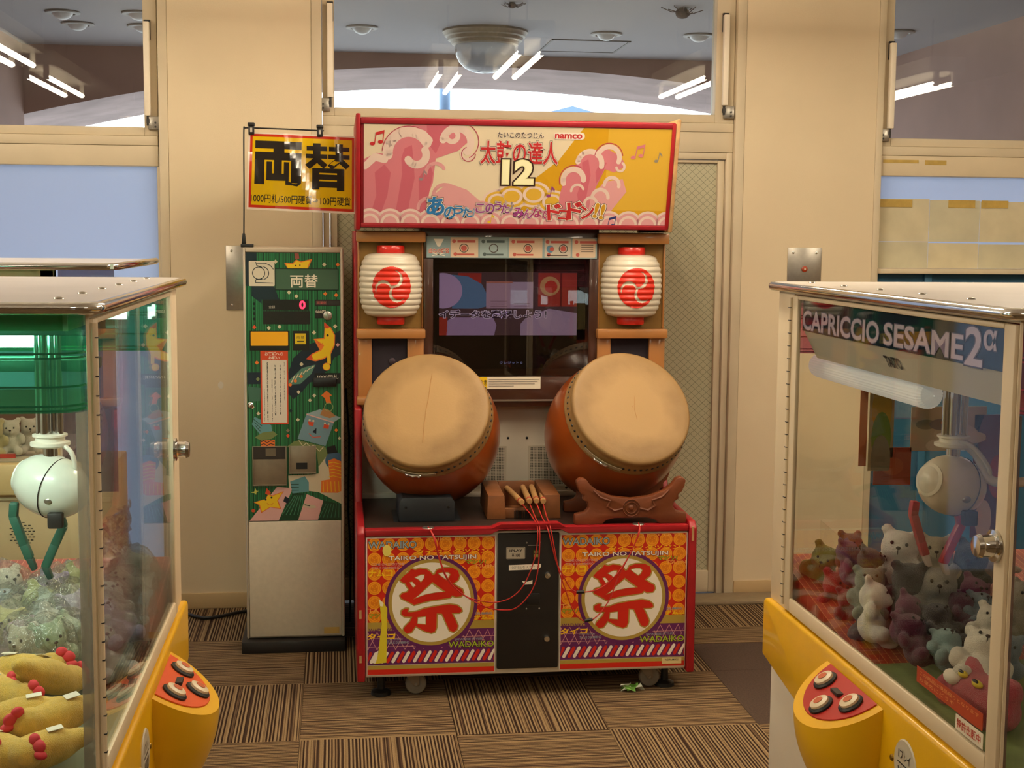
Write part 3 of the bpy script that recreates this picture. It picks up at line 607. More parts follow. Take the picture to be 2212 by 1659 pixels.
a.rect(628, 478, 1040, 718, sm('#b6a8cc', .7), 1.4); a.rect(628, 478, 840, 718, sm('#b49ab8', .7), 1.7)
a.rect(628, 474, 860, 490, sm('#c08078', .6), 1.9)
for y in (650, 675, 700): a.rect(665, y, 815, y + 5, sm('#8d6f86', .6), 2.2)
for y in (670, 695): a.rect(870, y, 1010, y + 5, sm('#8d6f86', .6), 2.2)
a.poly([(290, 830), (330, 800), (690, 800), (720, 870), (700, 962), (280, 962)], sm('#a893c4', .7), 1.5); a.poly([(930, 860), (980, 800), (1180, 720), (1430, 760), (1430, 962), (930, 962)], sm('#ab9abf', .7), 1.5)
a.rect(218, 800, 290, 962, sm('#b03a30', .6), 1.5)
a.text('イデータを登録しよう！', 222, 735, 1160, 806, [(sm('#d6cbe8', .9), .085), (sm('#35264f', .25), .012)], 3)
a.text('クレジット 0', 750, 1200, 950, 1225, [(sm('#8fa0e0', .8), .01)], 1)
a.build('screen_image', scr)
B('front_glass', glass('screen_glass', '#cfc9c6', .07), DM, (.356, .944, 5.186, 5.190, 1.076, 1.519))
B('metal_trim', M_steel, DM, (.33, .97, 5.174, 5.181, .983, .989))
a = Art(90, 90, 1612, 280, (.331, 5.176, 1.600), (.640, 0, 0), (0, 0, -.078))
Kc, Kb, Kr = pm('#d9bfa2'), pm('#8fa3a4'), pm('#bd5a4e')
a.rect(90, 90, 1612, 280, pm('#8ea4a6'), 0)
a.rect(300, 95, 545, 276, Kc, 1); a.rrect(560, 98, 805, 272, 12, pm('#9fb2b2'), 1); a.rect(820, 95, 1120, 276, Kc, 1); a.rrect(1140, 98, 1375, 272, 12, pm('#c9bfae'), 1); a.rrect(1390, 98, 1600, 272, 12, Kc, 1)
a.text('曲ねの練習', 108, 195, 285, 238, [(K_wh, .06), (Kr, .02)], 1.5); a.poly([(150, 110), (240, 110), (205, 180), (185, 180)], K_wh, 1); a.stroke([(140, 262), (245, 238)], 8, K_wh, 1.2); a.stroke([(140, 238), (245, 262)], 8, K_wh, 1.2)
for i, (cx, c) in enumerate(((330, Kr), (590, pm('#4c5a5a')), (858, Kr), (1165, Kr), (1427, Kr))):
    a.circ(cx, 130, 17, c, 2, n=14); a.circ(cx + 12, 246, 17, c, 2, n=14)
    a.rect(cx + 30, 120, cx + 190, 142, c, 2)
    if i < 3: a.rect(cx + 30, 240, cx + 180, 256, c, 2)
for cx, c in ((418, Kr), (682, pm('#4c4a48')), (990, Kr), (1308, Kr)): a.ring(cx, 192, 37, 8, pm('#4c4038'), 2, n=24); a.circ(cx, 192, 26, c if cx != 682 else pm('#9fb2b2'), 2, n=20)
a.circ(1190, 195, 34, pm('#5d86a0'), 2); a.circ(1205, 195, 20, Kr, 2.5)
for k in range(4): a.rect(1470, 152 + k * 20, 1580, 160 + k * 20, pm('#7d6a5c'), 2)
a.rect(1160, 248, 1345, 258, pm('#5c5048'), 2)
ip = MB().box(.330, .972, 5.176, 5.1795, 1.5215, 1.6005).build('instruction_strip', pm('#8ea4a6'), DM); a.build('instruction_print', ip)
st = MB().box(.5275, .7625, 5.1775, 5.18, 1.030, 1.0755).build('caution_sticker', pm('#e2d8c2'), DM)
a = Art(0, 0, 530, 105, (.5275, 5.1775, 1.0755), (.235, 0, 0), (0, 0, -.0455)); a.rect(0, 0, 72, 105, pm('#e8c31a'), 0); a.text('注意', 20, 25, 66, 75, [(K_blk, .01)], .6)
for k in range(4): a.rect(85, 20 + k * 19, (520, 505, 480, 300)[k], 26 + k * 19, pm('#8d857a'), 1)
a.build('caution_print', st)
def post(x0, x1):
    cx = (x0 + x1) / 2
    p = MB().box(x0 + .004, x1 - .004, 5.20, 5.85, .962, 1.62).box(x0 + .004, x0 + .056, 5.172, 5.2, .962, 1.235).box(x1 - .065, x1 - .004, 5.172, 5.2, .962, 1.235)
    p.box(x0 + .004, x0 + .012, 5.19, 5.2, 1.258, 1.58).box(x1 - .012, x1 - .004, 5.19, 5.2, 1.258, 1.58)
    p = p.build('lantern_post', M_wood, DM, bevel=.003)
    for z0, z1 in ((1.578, 1.618), (1.222, 1.258), (.975, 1.005)): B('ledge', M_wood, p, (x0 - .001, x1 + .001, 5.145, 5.2, z0, z1), bevel=.006)
    B('lantern_niche', mat('ochre_niche', '#7c5a1e', .5, noise=.12, scale=12), p, (x0 + .013, x1 - .013, 5.196, 5.1995, 1.2585, 1.5775))
    B('speaker_panel', mat('speaker_cloth', '#1c1420', .8, noise=.1, scale=90), p, (x0 + .0565, x1 - .0655, 5.19, 5.1998, 1.006, 1.2215))
    MB().lathe((cx + .005, 5.19, 1.135), (0, -1, 0), [(.014, 0), (.012, .004), (.007, .006)], 20).build('round_badge', mat('badge_dark', '#4a4048', .3, .5), p, smooth=40)
    ln = MB(); prof = []; nrib = 11; H = .232
    for i in range(nrib * 6 + 1):
        tt = i / (nrib * 6); e = math.sqrt(max(0., 1 - (abs(2 * tt - 1) ** 2.6))); r = .071 + .043 * e + .0042 * abs(math.sin(math.pi * nrib * tt))
        prof.append((r, tt * H))
    prof = [(.06, -.002)] + prof + [(.06, H + .002)]
    ln.lathe((cx, 5.20, 1.304), (0, 0, 1), prof, 44)
    L = ln.build('lantern', mat('lantern_white', '#d6cbb6', .3, coat=.3), p, smooth=50)
    for z, hh in ((1.536, .030), (1.274, .031)):
        MB().lathe((cx, 5.195, z), (0, 0, 1), [(.050, 0), (.052, .004), (.052, hh - .004), (.049, hh)], 32).build('lantern_cap', mat('lantern_red', '#cc2419', .3, coat=.3), L, smooth=40)
    # crest wrapped on the lantern front
    R = .119; cz = 1.415; m = MB()
    def wrap(x, z, off=.0025):
        ang = x / R; tt = (cz + z - 1.304) / H; e = math.sqrt(max(0., 1 - (abs(2 * tt - 1) ** 2.6))); r = .071 + .043 * e + .0044 * abs(math.sin(math.pi * nrib * tt)) + off
        return (cx + r * math.sin(ang), 5.20 - r * math.cos(ang), cz + z)
    RC = .075; n1, n2 = 44, 16
    def tom(x, z):
        """three comma shapes: inside is red, the gaps between are left white"""
        rr = math.hypot(x, z)
        if rr > RC: return False
        for k in range(3):
            g = math.radians(85 + 120 * k); hx, hz = .45 * RC * math.cos(g), .45 * RC * math.sin(g)
            dd = math.hypot(x - hx, z - hz); al = math.degrees((g - math.atan2(z - hz, x - hx)) % (2 * math.pi))
            if 15 < al < 205:
                w_ = (.03 + .13 * math.sin(math.pi * (al - 15) / 190) ** 1.3) * RC
                if .37 * RC < dd < .37 * RC + w_: return False
        return True
    st_ = .0016; nq = int(RC / st_) + 1
    for i in range(-nq, nq):
        run = None
        for j in range(-nq, nq + 1):
            ins = tom((i + .5) * st_, (j + .5) * st_)
            if ins: m.add([wrap(i * st_, j * st_), wrap((i + 1) * st_, j * st_), wrap((i + 1) * st_, (j + 1) * st_), wrap(i * st_, (j + 1) * st_)], [(0, 1, 2, 3)])
    m.build('lantern_crest', mat('crest_red', '#cf2a17', .35), L, smooth=60)
post(.071, .324); post(.974, 1.2435)
# header sign, face leaning forward at the top
HB = [(5.10, 1.632), (5.0, 2.018), (5.62, 2.018), (5.62, 1.632)]
hd = MB().prism([(.085, y, z) for y, z in HB], (1.139, 0, 0)).build('header_sign', M_dred, DM, bevel=.004)
ux = Vector((1.116, 0, 0)); dn = Vector((0, 5.10 - 5.0, 1.632 - 2.018)); L_ = dn.length; nrm = dn.cross(ux).normalized()
ins = dn.normalized()
tl = Vector((.0965, 5.0, 2.018)) + ins * .024
E_ = .14
def hm(c, k=1.):
    q = [int(int(c[i:i + 2], 16) * .86) for i in (1, 3, 5)]; return mat('backlit_%s_%g' % (c.lstrip('#'), k), q, .35, emit=E_ * k)
pnl = MB().prism([tl + nrm * .0005, tl + ux + nrm * .0005, tl + ux + ins * (L_ - .042) + nrm * .0005, tl + ins * (L_ - .042) + nrm * .0005], nrm * .003).build('sign_panel', hm('#efdcb8'), hd)
for a_, b_ in ((.004, .021), (L_ - .017, L_ - .001)):
    q = Vector((.086, 5.0, 2.018)); MB().prism([q + ins * a_, q + Vector((1.137, 0, 0)) + ins * a_, q + Vector((1.137, 0, 0)) + ins * b_, q + ins * b_], nrm * .009).build('frame_rail', M_dred, hd, bevel=.002)
for x0, x1, m_ in ((.068, .085, M_red), (1.224, 1.241, M_mdf)):
    MB().prism([(x0, 5.095, 1.622), (x0, 4.985, 2.03), (x0, 5.64, 2.03), (x0, 5.64, 1.622)], (x1 - x0, 0, 0)).build('sign_cheek', m_, hd, bevel=.005)
MB().prism([(1.210, 5.0885, 1.636), (1.210, 4.9905, 2.014), (1.210, 5.02, 2.014), (1.210, 5.115, 1.636)], (.0135, 0, 0)).build('frame_stile', M_red, hd, bevel=.002)
a = Art(112, 128, 2062, 733, tl + nrm * .0036, ux, ins * (L_ - .042), eps=.0003)
PK, PK2, PW, GO, GO2, DP, RD = hm('#d97f88'), hm('#e7a5a3'), hm('#f1d5c4'), hm('#dba31b', .9), hm('#e6b53c'), hm('#b73a55', .8), hm('#c62f31', .9)
WH, BK, BL, VI, YE = hm('#f7ecd6', 1.1), hm('#3c2620', .3), hm('#2f79b5', .9), hm('#94408a', .8), hm('#e9c62a')
a.poly([(1490, 128), (2062, 128), (2062, 733), (1060, 733), (1060, 500), (1200, 440), (1340, 330), (1410, 235)], GO, .5)
a.rect(1650, 128, 2062, 640, GO2, .8)
for cx, cy, r in ((1050, 560, 110), (1190, 545, 110), (1310, 590, 100), (960, 590, 100)):
    for k, c in ((1., PW), (.82, GO2), (.64, PW), (.46, GO2)): a.circ(cx, cy, r * k, c, 1 + (1 - k) * 2, n=30, ry=r * .75 * k)
# left wave
a.poly([(112, 340), (190, 300), (230, 305), (290, 200), (360, 140), (430, 130), (640, 128), (790, 200), (700, 280), (560, 330), (545, 480), (500, 600), (480, 733), (112, 733)], PK, 2)
CP = hm('#cc6674'); a.poly([(345, 330), (365, 270), (410, 250), (420, 330), (430, 450), (400, 600), (380, 733), (300, 733), (330, 560), (350, 430)], CP, 2.3); a.poly([(455, 450), (520, 360), (545, 420), (520, 560), (490, 733), (430, 733), (460, 600)], CP, 2.3); a.poly([(500, 128), (640, 128), (590, 230), (560, 300), (510, 240)], CP, 2.4); a.poly([(180, 420), (240, 370), (280, 420), (260, 560), (200, 733), (140, 733), (190, 560)], CP, 2.3)
a.poly([(545, 560), (640, 480), (760, 520), (860, 600), (860, 733), (520, 733)], PK2, 2.25)
a.stroke([(120, 380), (180, 325), (240, 340)], 46, PW, 2.6); a.arc(390, 300, 130, 62, 175, 330, PW, 2.6); a.arc(440, 310, 60, 48, -30, 150, PW, 2.9); a.stroke([(520, 220), (480, 180), (420, 160), (350, 175)], 40, PW, 2.8)
a.arc(690, 230, 88, 46, 190, 400, PW, 2.6); a.arc(755, 300, 34, 18, 10, 280, PW, 3.2); a.arc(660, 190, 36, 30, 0, 360, PW, 3.0)
a.arc(715, 225, 112, 5, -80, 60, DP, 3.4); a.arc(390, 300, 165, 5, 185, 290, DP, 3.4); a.arc(765, 300, 44, 5, 0, 250, DP, 3.6)
for cx, cy, r in ((560, 420, 120), (620, 560, 140), (520, 640, 130), (740, 640, 120), (860, 660, 120)):
    a.arc(cx, cy, r * .5, 22, 180, 330, PK2, 2.7)
# right wave
a.poly([(1360, 733), (1355, 560), (1385, 420), (1440, 380), (1480, 300), (1560, 270), (1640, 250), (1740, 300), (1775, 360), (1700, 400), (1640, 380), (1600, 470), (1560, 560), (1560, 733)], PK, 2.2)
a.poly([(1490, 340), (1530, 320), (1550, 420), (1530, 560), (1490, 640), (1470, 540), (1500, 430)], CP, 2.5); a.poly([(1610, 330), (1650, 340), (1620, 420), (1590, 470), (1580, 400)], CP, 2.5); a.poly([(1540, 733), (1560, 560), (1640, 460), (1760, 440), (1790, 520), (1700, 640), (1690, 733)], PK2, 2.4)
a.arc(1440, 450, 66, 34, 160, 360, PW, 2.8); a.arc(1540, 350, 78, 34, 190, 370, PW, 2.8); a.arc(1660, 310, 70, 30, 190, 380, PW, 2.8); a.arc(1740, 365, 26, 16, -60, 170, PW, 3.1); a.arc(1470, 520, 40, 16, 180, 340, PW, 3.1)
a.arc(1620, 560, 52, 22, 180, 360, PW, 3.0); a.arc(1690, 480, 48, 22, 180, 370, PW, 3.0); a.arc(1560, 600, 40, 18, 150, 350, PW, 3.0); a.arc(1440, 450, 90, 5, 160, 300, DP, 3.5); a.arc(1660, 310, 92, 5, 190, 350, DP, 3.5)
for i in range(16):
    cx = 150 + i * 128; c1, c2 = (PK2, PW)
    for k, c in ((1., PW), (.84, PK2), (.66, PW), (.48, PK2)): a.circ(cx, 735, 92 * k, c, 3.8 + (1 - k) * 2, n=24, a0=180, a1=360)
def note(x, y, s_, c, two=False):
    a.circ(x, y, 17 * s_, c, 5, n=14, ry=12 * s_); a.poly([(x + 11 * s_, y - 3), (x + 17 * s_, y - 3), (x + 27 * s_, y - 72 * s_), (x + 21 * s_, y - 72 * s_)], c, 5)
    if two:
        a.circ(x + 52 * s_, y - 12 * s_, 17 * s_, c, 5.2, n=14, ry=12 * s_); a.poly([(x + 64 * s_, y - 14 * s_), (x + 70 * s_, y - 14 * s_), (x + 78 * s_, y - 86 * s_), (x + 72 * s_, y - 86 * s_)], c, 5.2)
        a.poly([(x + 21 * s_, y - 72 * s_), (x + 78 * s_, y - 88 * s_), (x + 76 * s_, y - 68 * s_), (x + 19 * s_, y - 52 * s_)], c, 5.3)
    else: a.poly([(x + 24 * s_, y - 72 * s_), (x + 46 * s_, y - 48 * s_), (x + 44 * s_, y - 26 * s_), (x + 38 * s_, y - 40 * s_), (x + 22 * s_, y - 54 * s_)], c, 5.3)
note(165, 245, .95, RD, True); note(1818, 305, .95, PK, True); note(1970, 325, .8, hm('#9a8f7a', .5)); note(470, 458, .8, hm('#a38d92', .6)); note(1285, 552, .85, VI); note(910, 722, .7, YE); note(1672, 745, .8, hm('#2b3a78', .6), True)
a.text('たいこのたつじん', 945, 160, 1238, 196, [(WH, .05), (BK, .01)], 6); a.rrect(1300, 158, 1498, 200, 18, WH, 5.6); a.text('namco', 1310, 168, 1480, 194, [(RD, .035)], 6.4)
a.text('太鼓の達人', 842, 218, 1332, 356, [(BK, .06), (WH, .042), (RD, .018)], 6)
a.text('12', 992, 338, 1172, 474, [(BK, .10), (hm('#fbf3b0', 1.6), .055), (hm('#fff6c0', 2.0), .03)], 8)
def word(t, x0, y0, x1, y1, c, rot=0): a.text(t, x0, y0, x1, y1, [(BK, .085), (WH, .065), (c, .03)], 8, rot=rot)
word('あ', 512, 570, 618, 678, BL); word('の', 622, 628, 690, 700, BL, 6); word('う', 680, 620, 740, 672, BL); word('た', 738, 632, 796, 690, BL); a.text('♪', 795, 640, 820, 690, [(hm('#8fa9c0', .7), .03)], 8)
word('こ', 822, 606, 876, 662, VI); word('の', 884, 606, 938, 664, VI); word('う', 938, 592, 984, 646, VI); word('た', 984, 606, 1036, 664, VI); a.text('♪', 1038, 595, 1064, 650, [(hm('#9a8f9a', .6), .03)], 8)
word('み', 1066, 630, 1128, 690, hm('#a8408c', .8)); word('ん', 1128, 638, 1182, 694, hm('#a8408c', .8)); word('な', 1184, 626, 1244, 688, hm('#b03a70', .8)); word('で', 1240, 648, 1284, 696, hm('#b03a70', .8))
word('ド', 1284, 606, 1368, 700, RD, -6); word('コ', 1356, 642, 1416, 702, RD, 4); word('ド', 1416, 592, 1506, 694, RD, -6); word('ン', 1502, 612, 1584, 690, RD, -6); word('!!', 1590, 600, 1650, 690, hm('#d79c22', .9), 12)
a.build('header_artwork', hd)
# ---- drums
M_drum = mat('drum_lacquer', '#8f4418', .28, noise=.12, scale=5, coat=.35); M_skin = mat('drum_skin', '#d3ac73', .55, noise=.10, scale=7, bump=.12, bscale=90)
def skin_mat(nm, seed, ctr):
    m = bpy.data.materials.new(nm); m.use_nodes = True; nt = m.node_tree; b = nt.nodes['Principled BSDF']; b.inputs['Roughness'].default_value = .55
    tc = nt.nodes.new('ShaderNodeTexCoord'); n1 = nt.nodes.new('ShaderNodeTexNoise'); n1.inputs['Scale'].default_value = 6 + seed; n1.inputs['Detail'].default_value = 8; nt.links.new(tc.outputs['Object'], n1.inputs['Vector'])
    cr = nt.nodes.new('ShaderNodeValToRGB'); e = cr.color_ramp.elements; e[0].position = .3; e[0].color = lin('#836337'); e[1].position = .7; e[1].color = lin('#967546'); nt.links.new(n1.outputs['Fac'], cr.inputs[0])
    ds = nt.nodes.new('ShaderNodeVectorMath'); ds.operation = 'DISTANCE'; ds.inputs[1].default_value = ctr; nt.links.new(tc.outputs['Object'], ds.inputs[0])
    dm = nt.nodes.new('ShaderNodeMath'); dm.operation = 'MULTIPLY_ADD'; dm.inputs[1].default_value = -.10; nt.links.new(n1.outputs['Fac'], dm.inputs[0]); nt.links.new(ds.outputs['Value'], dm.inputs[2])
    mr = nt.nodes.new('ShaderNodeMapRange'); mr.inputs[1].default_value = .125; mr.inputs[2].default_value = .06; nt.links.new(dm.outputs[0], mr.inputs[0])
    wx = nt.nodes.new('ShaderNodeMix'); wx.data_type = 'RGBA'; nt.links.new(mr.outputs[0], wx.inputs[0]); nt.links.new(cr.outputs[0], wx.inputs[6]); wx.inputs[7].default_value = lin('#a3804f'); nt.links.new(wx.outputs[2], b.inputs['Base Color'])
    n2 = nt.nodes.new('ShaderNodeTexNoise'); n2.inputs['Scale'].default_value = 120; bp = nt.nodes.new('ShaderNodeBump'); bp.inputs['Strength'].default_value = .12; bp.inputs['Distance'].default_value = .004
    nt.links.new(tc.outputs['Object'], n2.inputs['Vector']); nt.links.new(n2.outputs['Fac'], bp.inputs['Height']); nt.links.new(bp.outputs[0], b.inputs['Normal']); return m
def drum(c, el, az, seed, handle_ang, worn):
    c = Vector(c); el, az = math.radians(el), math.radians(az)
    n = Vector((math.cos(el) * math.sin(az), -math.cos(el) * math.cos(az), math.sin(el)))
    rad, L, mid = .222, .33, .25; prof = []
    for i in range(17):
        s_ = i / 16; prof.append((rad * .97 + (mid - rad * .97) * (1 - abs(2 * s_ - 1) ** 2.1), .03 + s_ * L))
    d = MB().lathe(c, -n, [(.19, .028)] + prof + [(.19, .362)], 56).build('drum', M_drum, DM, smooth=40)
    sk = MB().lathe(c, -n, [(.001, -.001), (.05, -.001), (.12, 0), (.19, .0), (.212, .001), (.219, .004), (.2225, .011), (.2215, .02), (.2235, .03), (.2275, .045), (.2305, .062), (.2325, .067), (.2318, .069)], 72, caps=False).build('drum_skin', skin_mat('drum_skin_%d' % seed, seed, tuple(c)), d, smooth=60)
    u, v, ax = MB().frame(-n); tk = MB(); nt_ = 64
    for k in range(nt_):
        g = 2 * math.pi * k / nt_; rd = u * math.cos(g) + v * math.sin(g)
        if abs(((g - handle_ang + math.pi) % (2 * math.pi)) - math.pi) < .30: continue
        tk.lathe(c - n * .043 + rd * .226, rd, [(.0052, 0), (.0045, .0025), (.0018, .0036)], 8)
    tk.build('tacks', M_black, d, smooth=50, kind='stuff')
    rd = u * math.cos(handle_ang) + v * math.sin(handle_ang); tg = (-u * math.sin(handle_ang) + v * math.cos(handle_ang)); p = c - n * .046 + rd * .2275
    tp = MB()
    pts = [p + tg * s_ + rd * .004 - (rd * (s_ * s_ / .46)) for s_ in [x / 12 * .15 - .075 for x in range(13)]]
    for q1, q2 in zip(pts, pts[1:]): tp.prism([q1 - n * .008, q1 + n * .008, q2 + n * .008, q2 - n * .008], rd * .002)
    tp.build('band_clip', mat('clip_band', '#a89b7c', .5), d)
    MB().tube([p + tg * x + rd * (.008 - x * x / .5 + dz) for x, dz in ((-.026, 0), (-.02, .004), (-.008, .003), (0, .006), (.012, .003), (.024, .005), (.028, 0))], [.0035, .005, .0045, .006, .0045, .005, .003], n=8).build('clasp', M_chrome, d, smooth=50)
    if worn:
        sc = MB()
        for k in range(len(worn) - 1): pass
        pa_ = [c + n * .0014 + u * x + v * y for x, y in worn]; sc.tube(pa_, .0011, n=5)
        sc.build('surface_crease', mat('crease_brown', '#a87c48', .7), d)
    return d
# frame() gives u sideways and v roughly up/down; find the angle that points to the lower rim
def low_angle(el, az):
    el, az = math.radians(el), math.radians(az); n = Vector((math.cos(el) * math.sin(az), -math.cos(el) * math.cos(az), math.sin(el))); u, v, a_ = MB().frame(-n)
    return min((i * .05 for i in range(126)), key=lambda g: (u * math.cos(g) + v * math.sin(g)).z), u, v
gL, uL, vL = low_angle(33, -10); gR, uR, vR = low_angle(33, 11)
sgn = -1 if uL.x < 0 else 1; sv = 1 if vL.z > 0 else -1
def turn(u, g, deg):   # rotate towards image left for negative degrees
    return g + math.radians(deg) * (1 if (u * math.cos(g + .1)).x + 0 > (u * math.cos(g)).x else -1)
dL = drum((.308, 4.83, 1.0), 33, -10, 1, turn(uL, gL, -9), [(sgn * x, sv * y) for x, y in ((.012, .14), (.008, .10), (.006, .05), (.0, 0), (-.004, -.06), (-.004, -.13))])
dR = drum((1.037, 4.80, 1.005), 33, 11, 2, turn(uR, gR, -38), [(sgn * x, sv * y) for x, y in ((.018, .04), (.012, .02), (.006, -.01), (.008, -.05))])
# drum supports
bx_ = MB().prism([(.211, 4.80, .603), (.407, 4.80, .603), (.407, 4.80, .672), (.395, 4.80, .690), (.223, 4.80, .690), (.211, 4.80, .672)], (0, .22, 0)).build('drum_bracket', mat('blue_black_metal', '#1d2227', .5), DM, bevel=.004)
for x in (.235, .385): MB().lathe((x, 4.80, .655), (0, -1, 0), [(.0045, 0), (.003, .003)], 10).build('bolt', M_black, bx_, smooth=50)
for q in ((.193, .21), (.408, .43)): B('foot_flange', mat('blue_black_metal', '#1d2227', .5), bx_, (q[0], q[1], 4.81, 5.0, .603, .609))
M_carved = mat('carved_wood', '#6d3719', .5, noise=.22, scale=9, bump=.35, bscale=16)
def carved(y0, y1):
    L = [(.818, .603), (.818, .640), (.855, .648), (.868, .664), (.862, .684), (.846, .690), (.850, .706), (.836, .716), (.828, .735), (.822, .757), (.838, .770), (.858, .764), (.872, .744), (.90, .722), (.95, .702), (1.018, .694)]
    Rr = [(1.018 + (1.018 - x) * 1.0, z) for x, z in reversed(L[:-1])]
    bot = [(1.12, .603), (1.105, .618), (1.075, .625), (.96, .625), (.93, .618), (.915, .603)]
    return MB().prism([(x, y0, z) for x, z in L + Rr + bot], (0, y1 - y0, 0)).build('carved_stand', M_carved, DM, bevel=.006, seg=2)
cs = carved(4.70, 4.735); carved(4.93, 4.965)
for r in (.028, .018): MB().lathe((1.018, 4.6995, .662), (0, -1, 0), [(r + .004, 0), (r + .002, .004), (r, .001)], 28, caps=False).build('carved_roundel', M_carved, cs, smooth=50)
MB().lathe((1.018, 4.6995, .662), (0, -1, 0), [(.010, 0), (.008, .003), (.002, .004)], 18).build('carved_boss', M_carved, cs, smooth=50)
for s_ in (1, -1):
    MB().tube([(1.018 + s_ * x, 4.699, z) for x, z in ((.03, .66), (.06, .652), (.085, .668), (.075, .688), (.11, .70), (.135, .725))], [.003, .005, .005, .004, .005, .003], n=6).build('carved_scroll', M_carved, cs, smooth=50)
# stick tray
M_tray = mat('tray_wood', '#7b4a26', .5, noise=.2, scale=14, bump=.2, bscale=30)
tr = MB()
for s_, x in ((1, .523), (-1, .788)):
    tr.prism([(x, 4.82, .603), (x + s_ * .068, 4.82, .603), (x + s_ * .062, 4.82, .690), (x + s_ * .004, 4.82, .690)], (0, .24, .012))
tr.box(.588, .724, 4.835, 4.85, .603, .640).box(.588, .724, 5.03, 5.06, .603, .70).box(.588, .724, 4.84, 5.05, .603, .612)
tr = tr.build('stick_tray', M_tray, DM, bevel=.003)
gp = MB()
for i in range(11): gp.box(.622 + i * .0055, .6245 + i * .0055, 4.828, 4.834, .604, .632)
gp.build('tray_vent', M_black, tr, kind='stuff')
B('paper_tab', pm('#d8c9a8'), DM, (.615, .70, 4.70, 4.72, .6035, .605))
for x in (.306, 1.043): MB().lathe((x, 4.695, .603), (0, 0, 1), [(.022, 0), (.020, .003), (.008, .004)], 18).build('cord_anchor', M_steel, DM, smooth=40)
# ---- drumsticks with red cords, lying in the tray
M_stick = mat('stick_wood', '#b58a55', .5, noise=.15, scale=30); M_cord = mat('red_cord', '#b2241c', .5); M_sleeve = mat('black_sleeve', '#151212', .5)
def spline(pts, n=8):
    out = []; P = [Vector(p) for p in pts]
    for i in range(len(P) - 1):
        p0, p1, p2, p3 = P[max(i - 1, 0)], P[i], P[i + 1], P[min(i + 2, len(P) - 1)]
        for k in range(n):
            t_ = k / n; out.append(.5 * ((2 * p1) + (-p0 + p2) * t_ + (2 * p0 - 5 * p1 + 4 * p2 - p3) * t_ ** 2 + (-p0 + 3 * p1 - 3 * p2 + p3) * t_ ** 3))
    return out + [P[-1]]
def stick(x, z, dx, path, label, sleeve=None):
    t = thing('drumstick', (x, 4.80, z), label, 'drumstick', 'drumsticks in the tray')
    p0, p1 = Vector((x, 4.795, z)), Vector((x + dx, 5.12, z + .012)); ax = p1 - p0
    MB().lathe(p0, ax, [(.0085, 0), (.0105, .003), (.0105, .2), (.0095, ax.length - .01), (.006, ax.length)], 16).build('stick', M_stick, t, smooth=40)
    MB().lathe(p0 + ax.normalized() * .02, ax, [(.0112, 0), (.0118, .003), (.0118, .006), (.0112, .009)], 16).build('cord_wrap', M_cord, t, smooth=40)
    MB().tube(spline(path), .0021, n=6).build('cord', M_cord, t, smooth=60)
    if sleeve: a_, b_ = sleeve; MB().cyl(a_, b_, .0058, n=10).build('cord_sleeve', M_sleeve, t, smooth=40)
yc = 4.645
stick(.645, .668, -.035, [(.645, 4.80, .662), (.672, 4.72, .63), (.680, yc, .60), (.672, yc, .508), (.64, yc, .42), (.60, yc, .372), (.553, yc, .352), (.50, yc, .353), (.43, yc, .375), (.375, yc, .43), (.345, yc, .50), (.325, yc, .58), (.306, 4.69, .609)], 'leftmost drumstick in the tray, lower end towards the left drum')
stick(.672, .671, .01, [(.672, 4.80, .664), (.682, 4.72, .63), (.687, yc, .60), (.682, yc, .46), (.66, yc, .385), (.61, yc, .33), (.56, yc, .322), (.50, yc, .335), (.43, yc, .376), (.372, yc, .43), (.343, yc, .50), (.322, yc, .58), (.306, 4.69, .609)], 'second drumstick from the left in the tray')
stick(.697, .672, .02, [(.697, 4.80, .664), (.705, 4.72, .632), (.716, yc, .60), (.745, yc, .49), (.775, yc, .43), (.80, yc, .39), (.835, yc, .378), (.90, yc, .39), (.96, yc, .44), (1.01, yc, .52), (1.035, yc, .59), (1.043, 4.69, .609)], 'third drumstick from the left in the tray', ((.818, yc, .379), (.845, yc, .379)))
stick(.721, .670, .035, [(.721, 4.80, .662), (.722, 4.72, .632), (.726, yc, .60), (.752, yc, .47), (.775, yc, .40), (.81, yc, .31), (.85, yc, .275), (.89, yc, .29), (.935, yc, .35), (.965, yc, .43), (1.01, yc, .52), (1.038, yc, .59), (1.043, 4.69, .609)], 'rightmost drumstick in the tray', ((.848, yc, .276), (.876, yc, .281)))
# ================================================================== coin changer
CM = thing('coin_changer', (-.166, 5.5, 0), 'tall grey coin changer with green patterned front beside the drum machine', 'change machine')
M_grey = mat('grey_enamel', '#d2c5ae', .5, noise=.04, scale=60, bump=.05, bscale=200); M_grey2 = mat('pale_frame', '#bdb09a', .45)
yc0 = 5.31
MB().box(-.352, .024, yc0 + .018, 5.90, .046, 1.553).build('cabinet', M_grey, CM, bevel=.004)
MB().box(-.3405, .012, yc0 + .0015, yc0 + .018, .055, .508).build('lower_door', M_grey, CM, bevel=.004)
MB().box(-.350, -.3415, yc0, yc0 + .018, .05, 1.552).box(.0125, .0225, yc0, yc0 + .018, .05, 1.552).box(-.3415, .0125, yc0, yc0 + .018, 1.536, 1.552).build('door_frame', M_grey2, CM, bevel=.003)
MB().box(-.370, .0245, 5.275, 5.86, 0, .045).build('plinth', mat('black_plinth', '#1f1b19', .5), CM, bevel=.003)
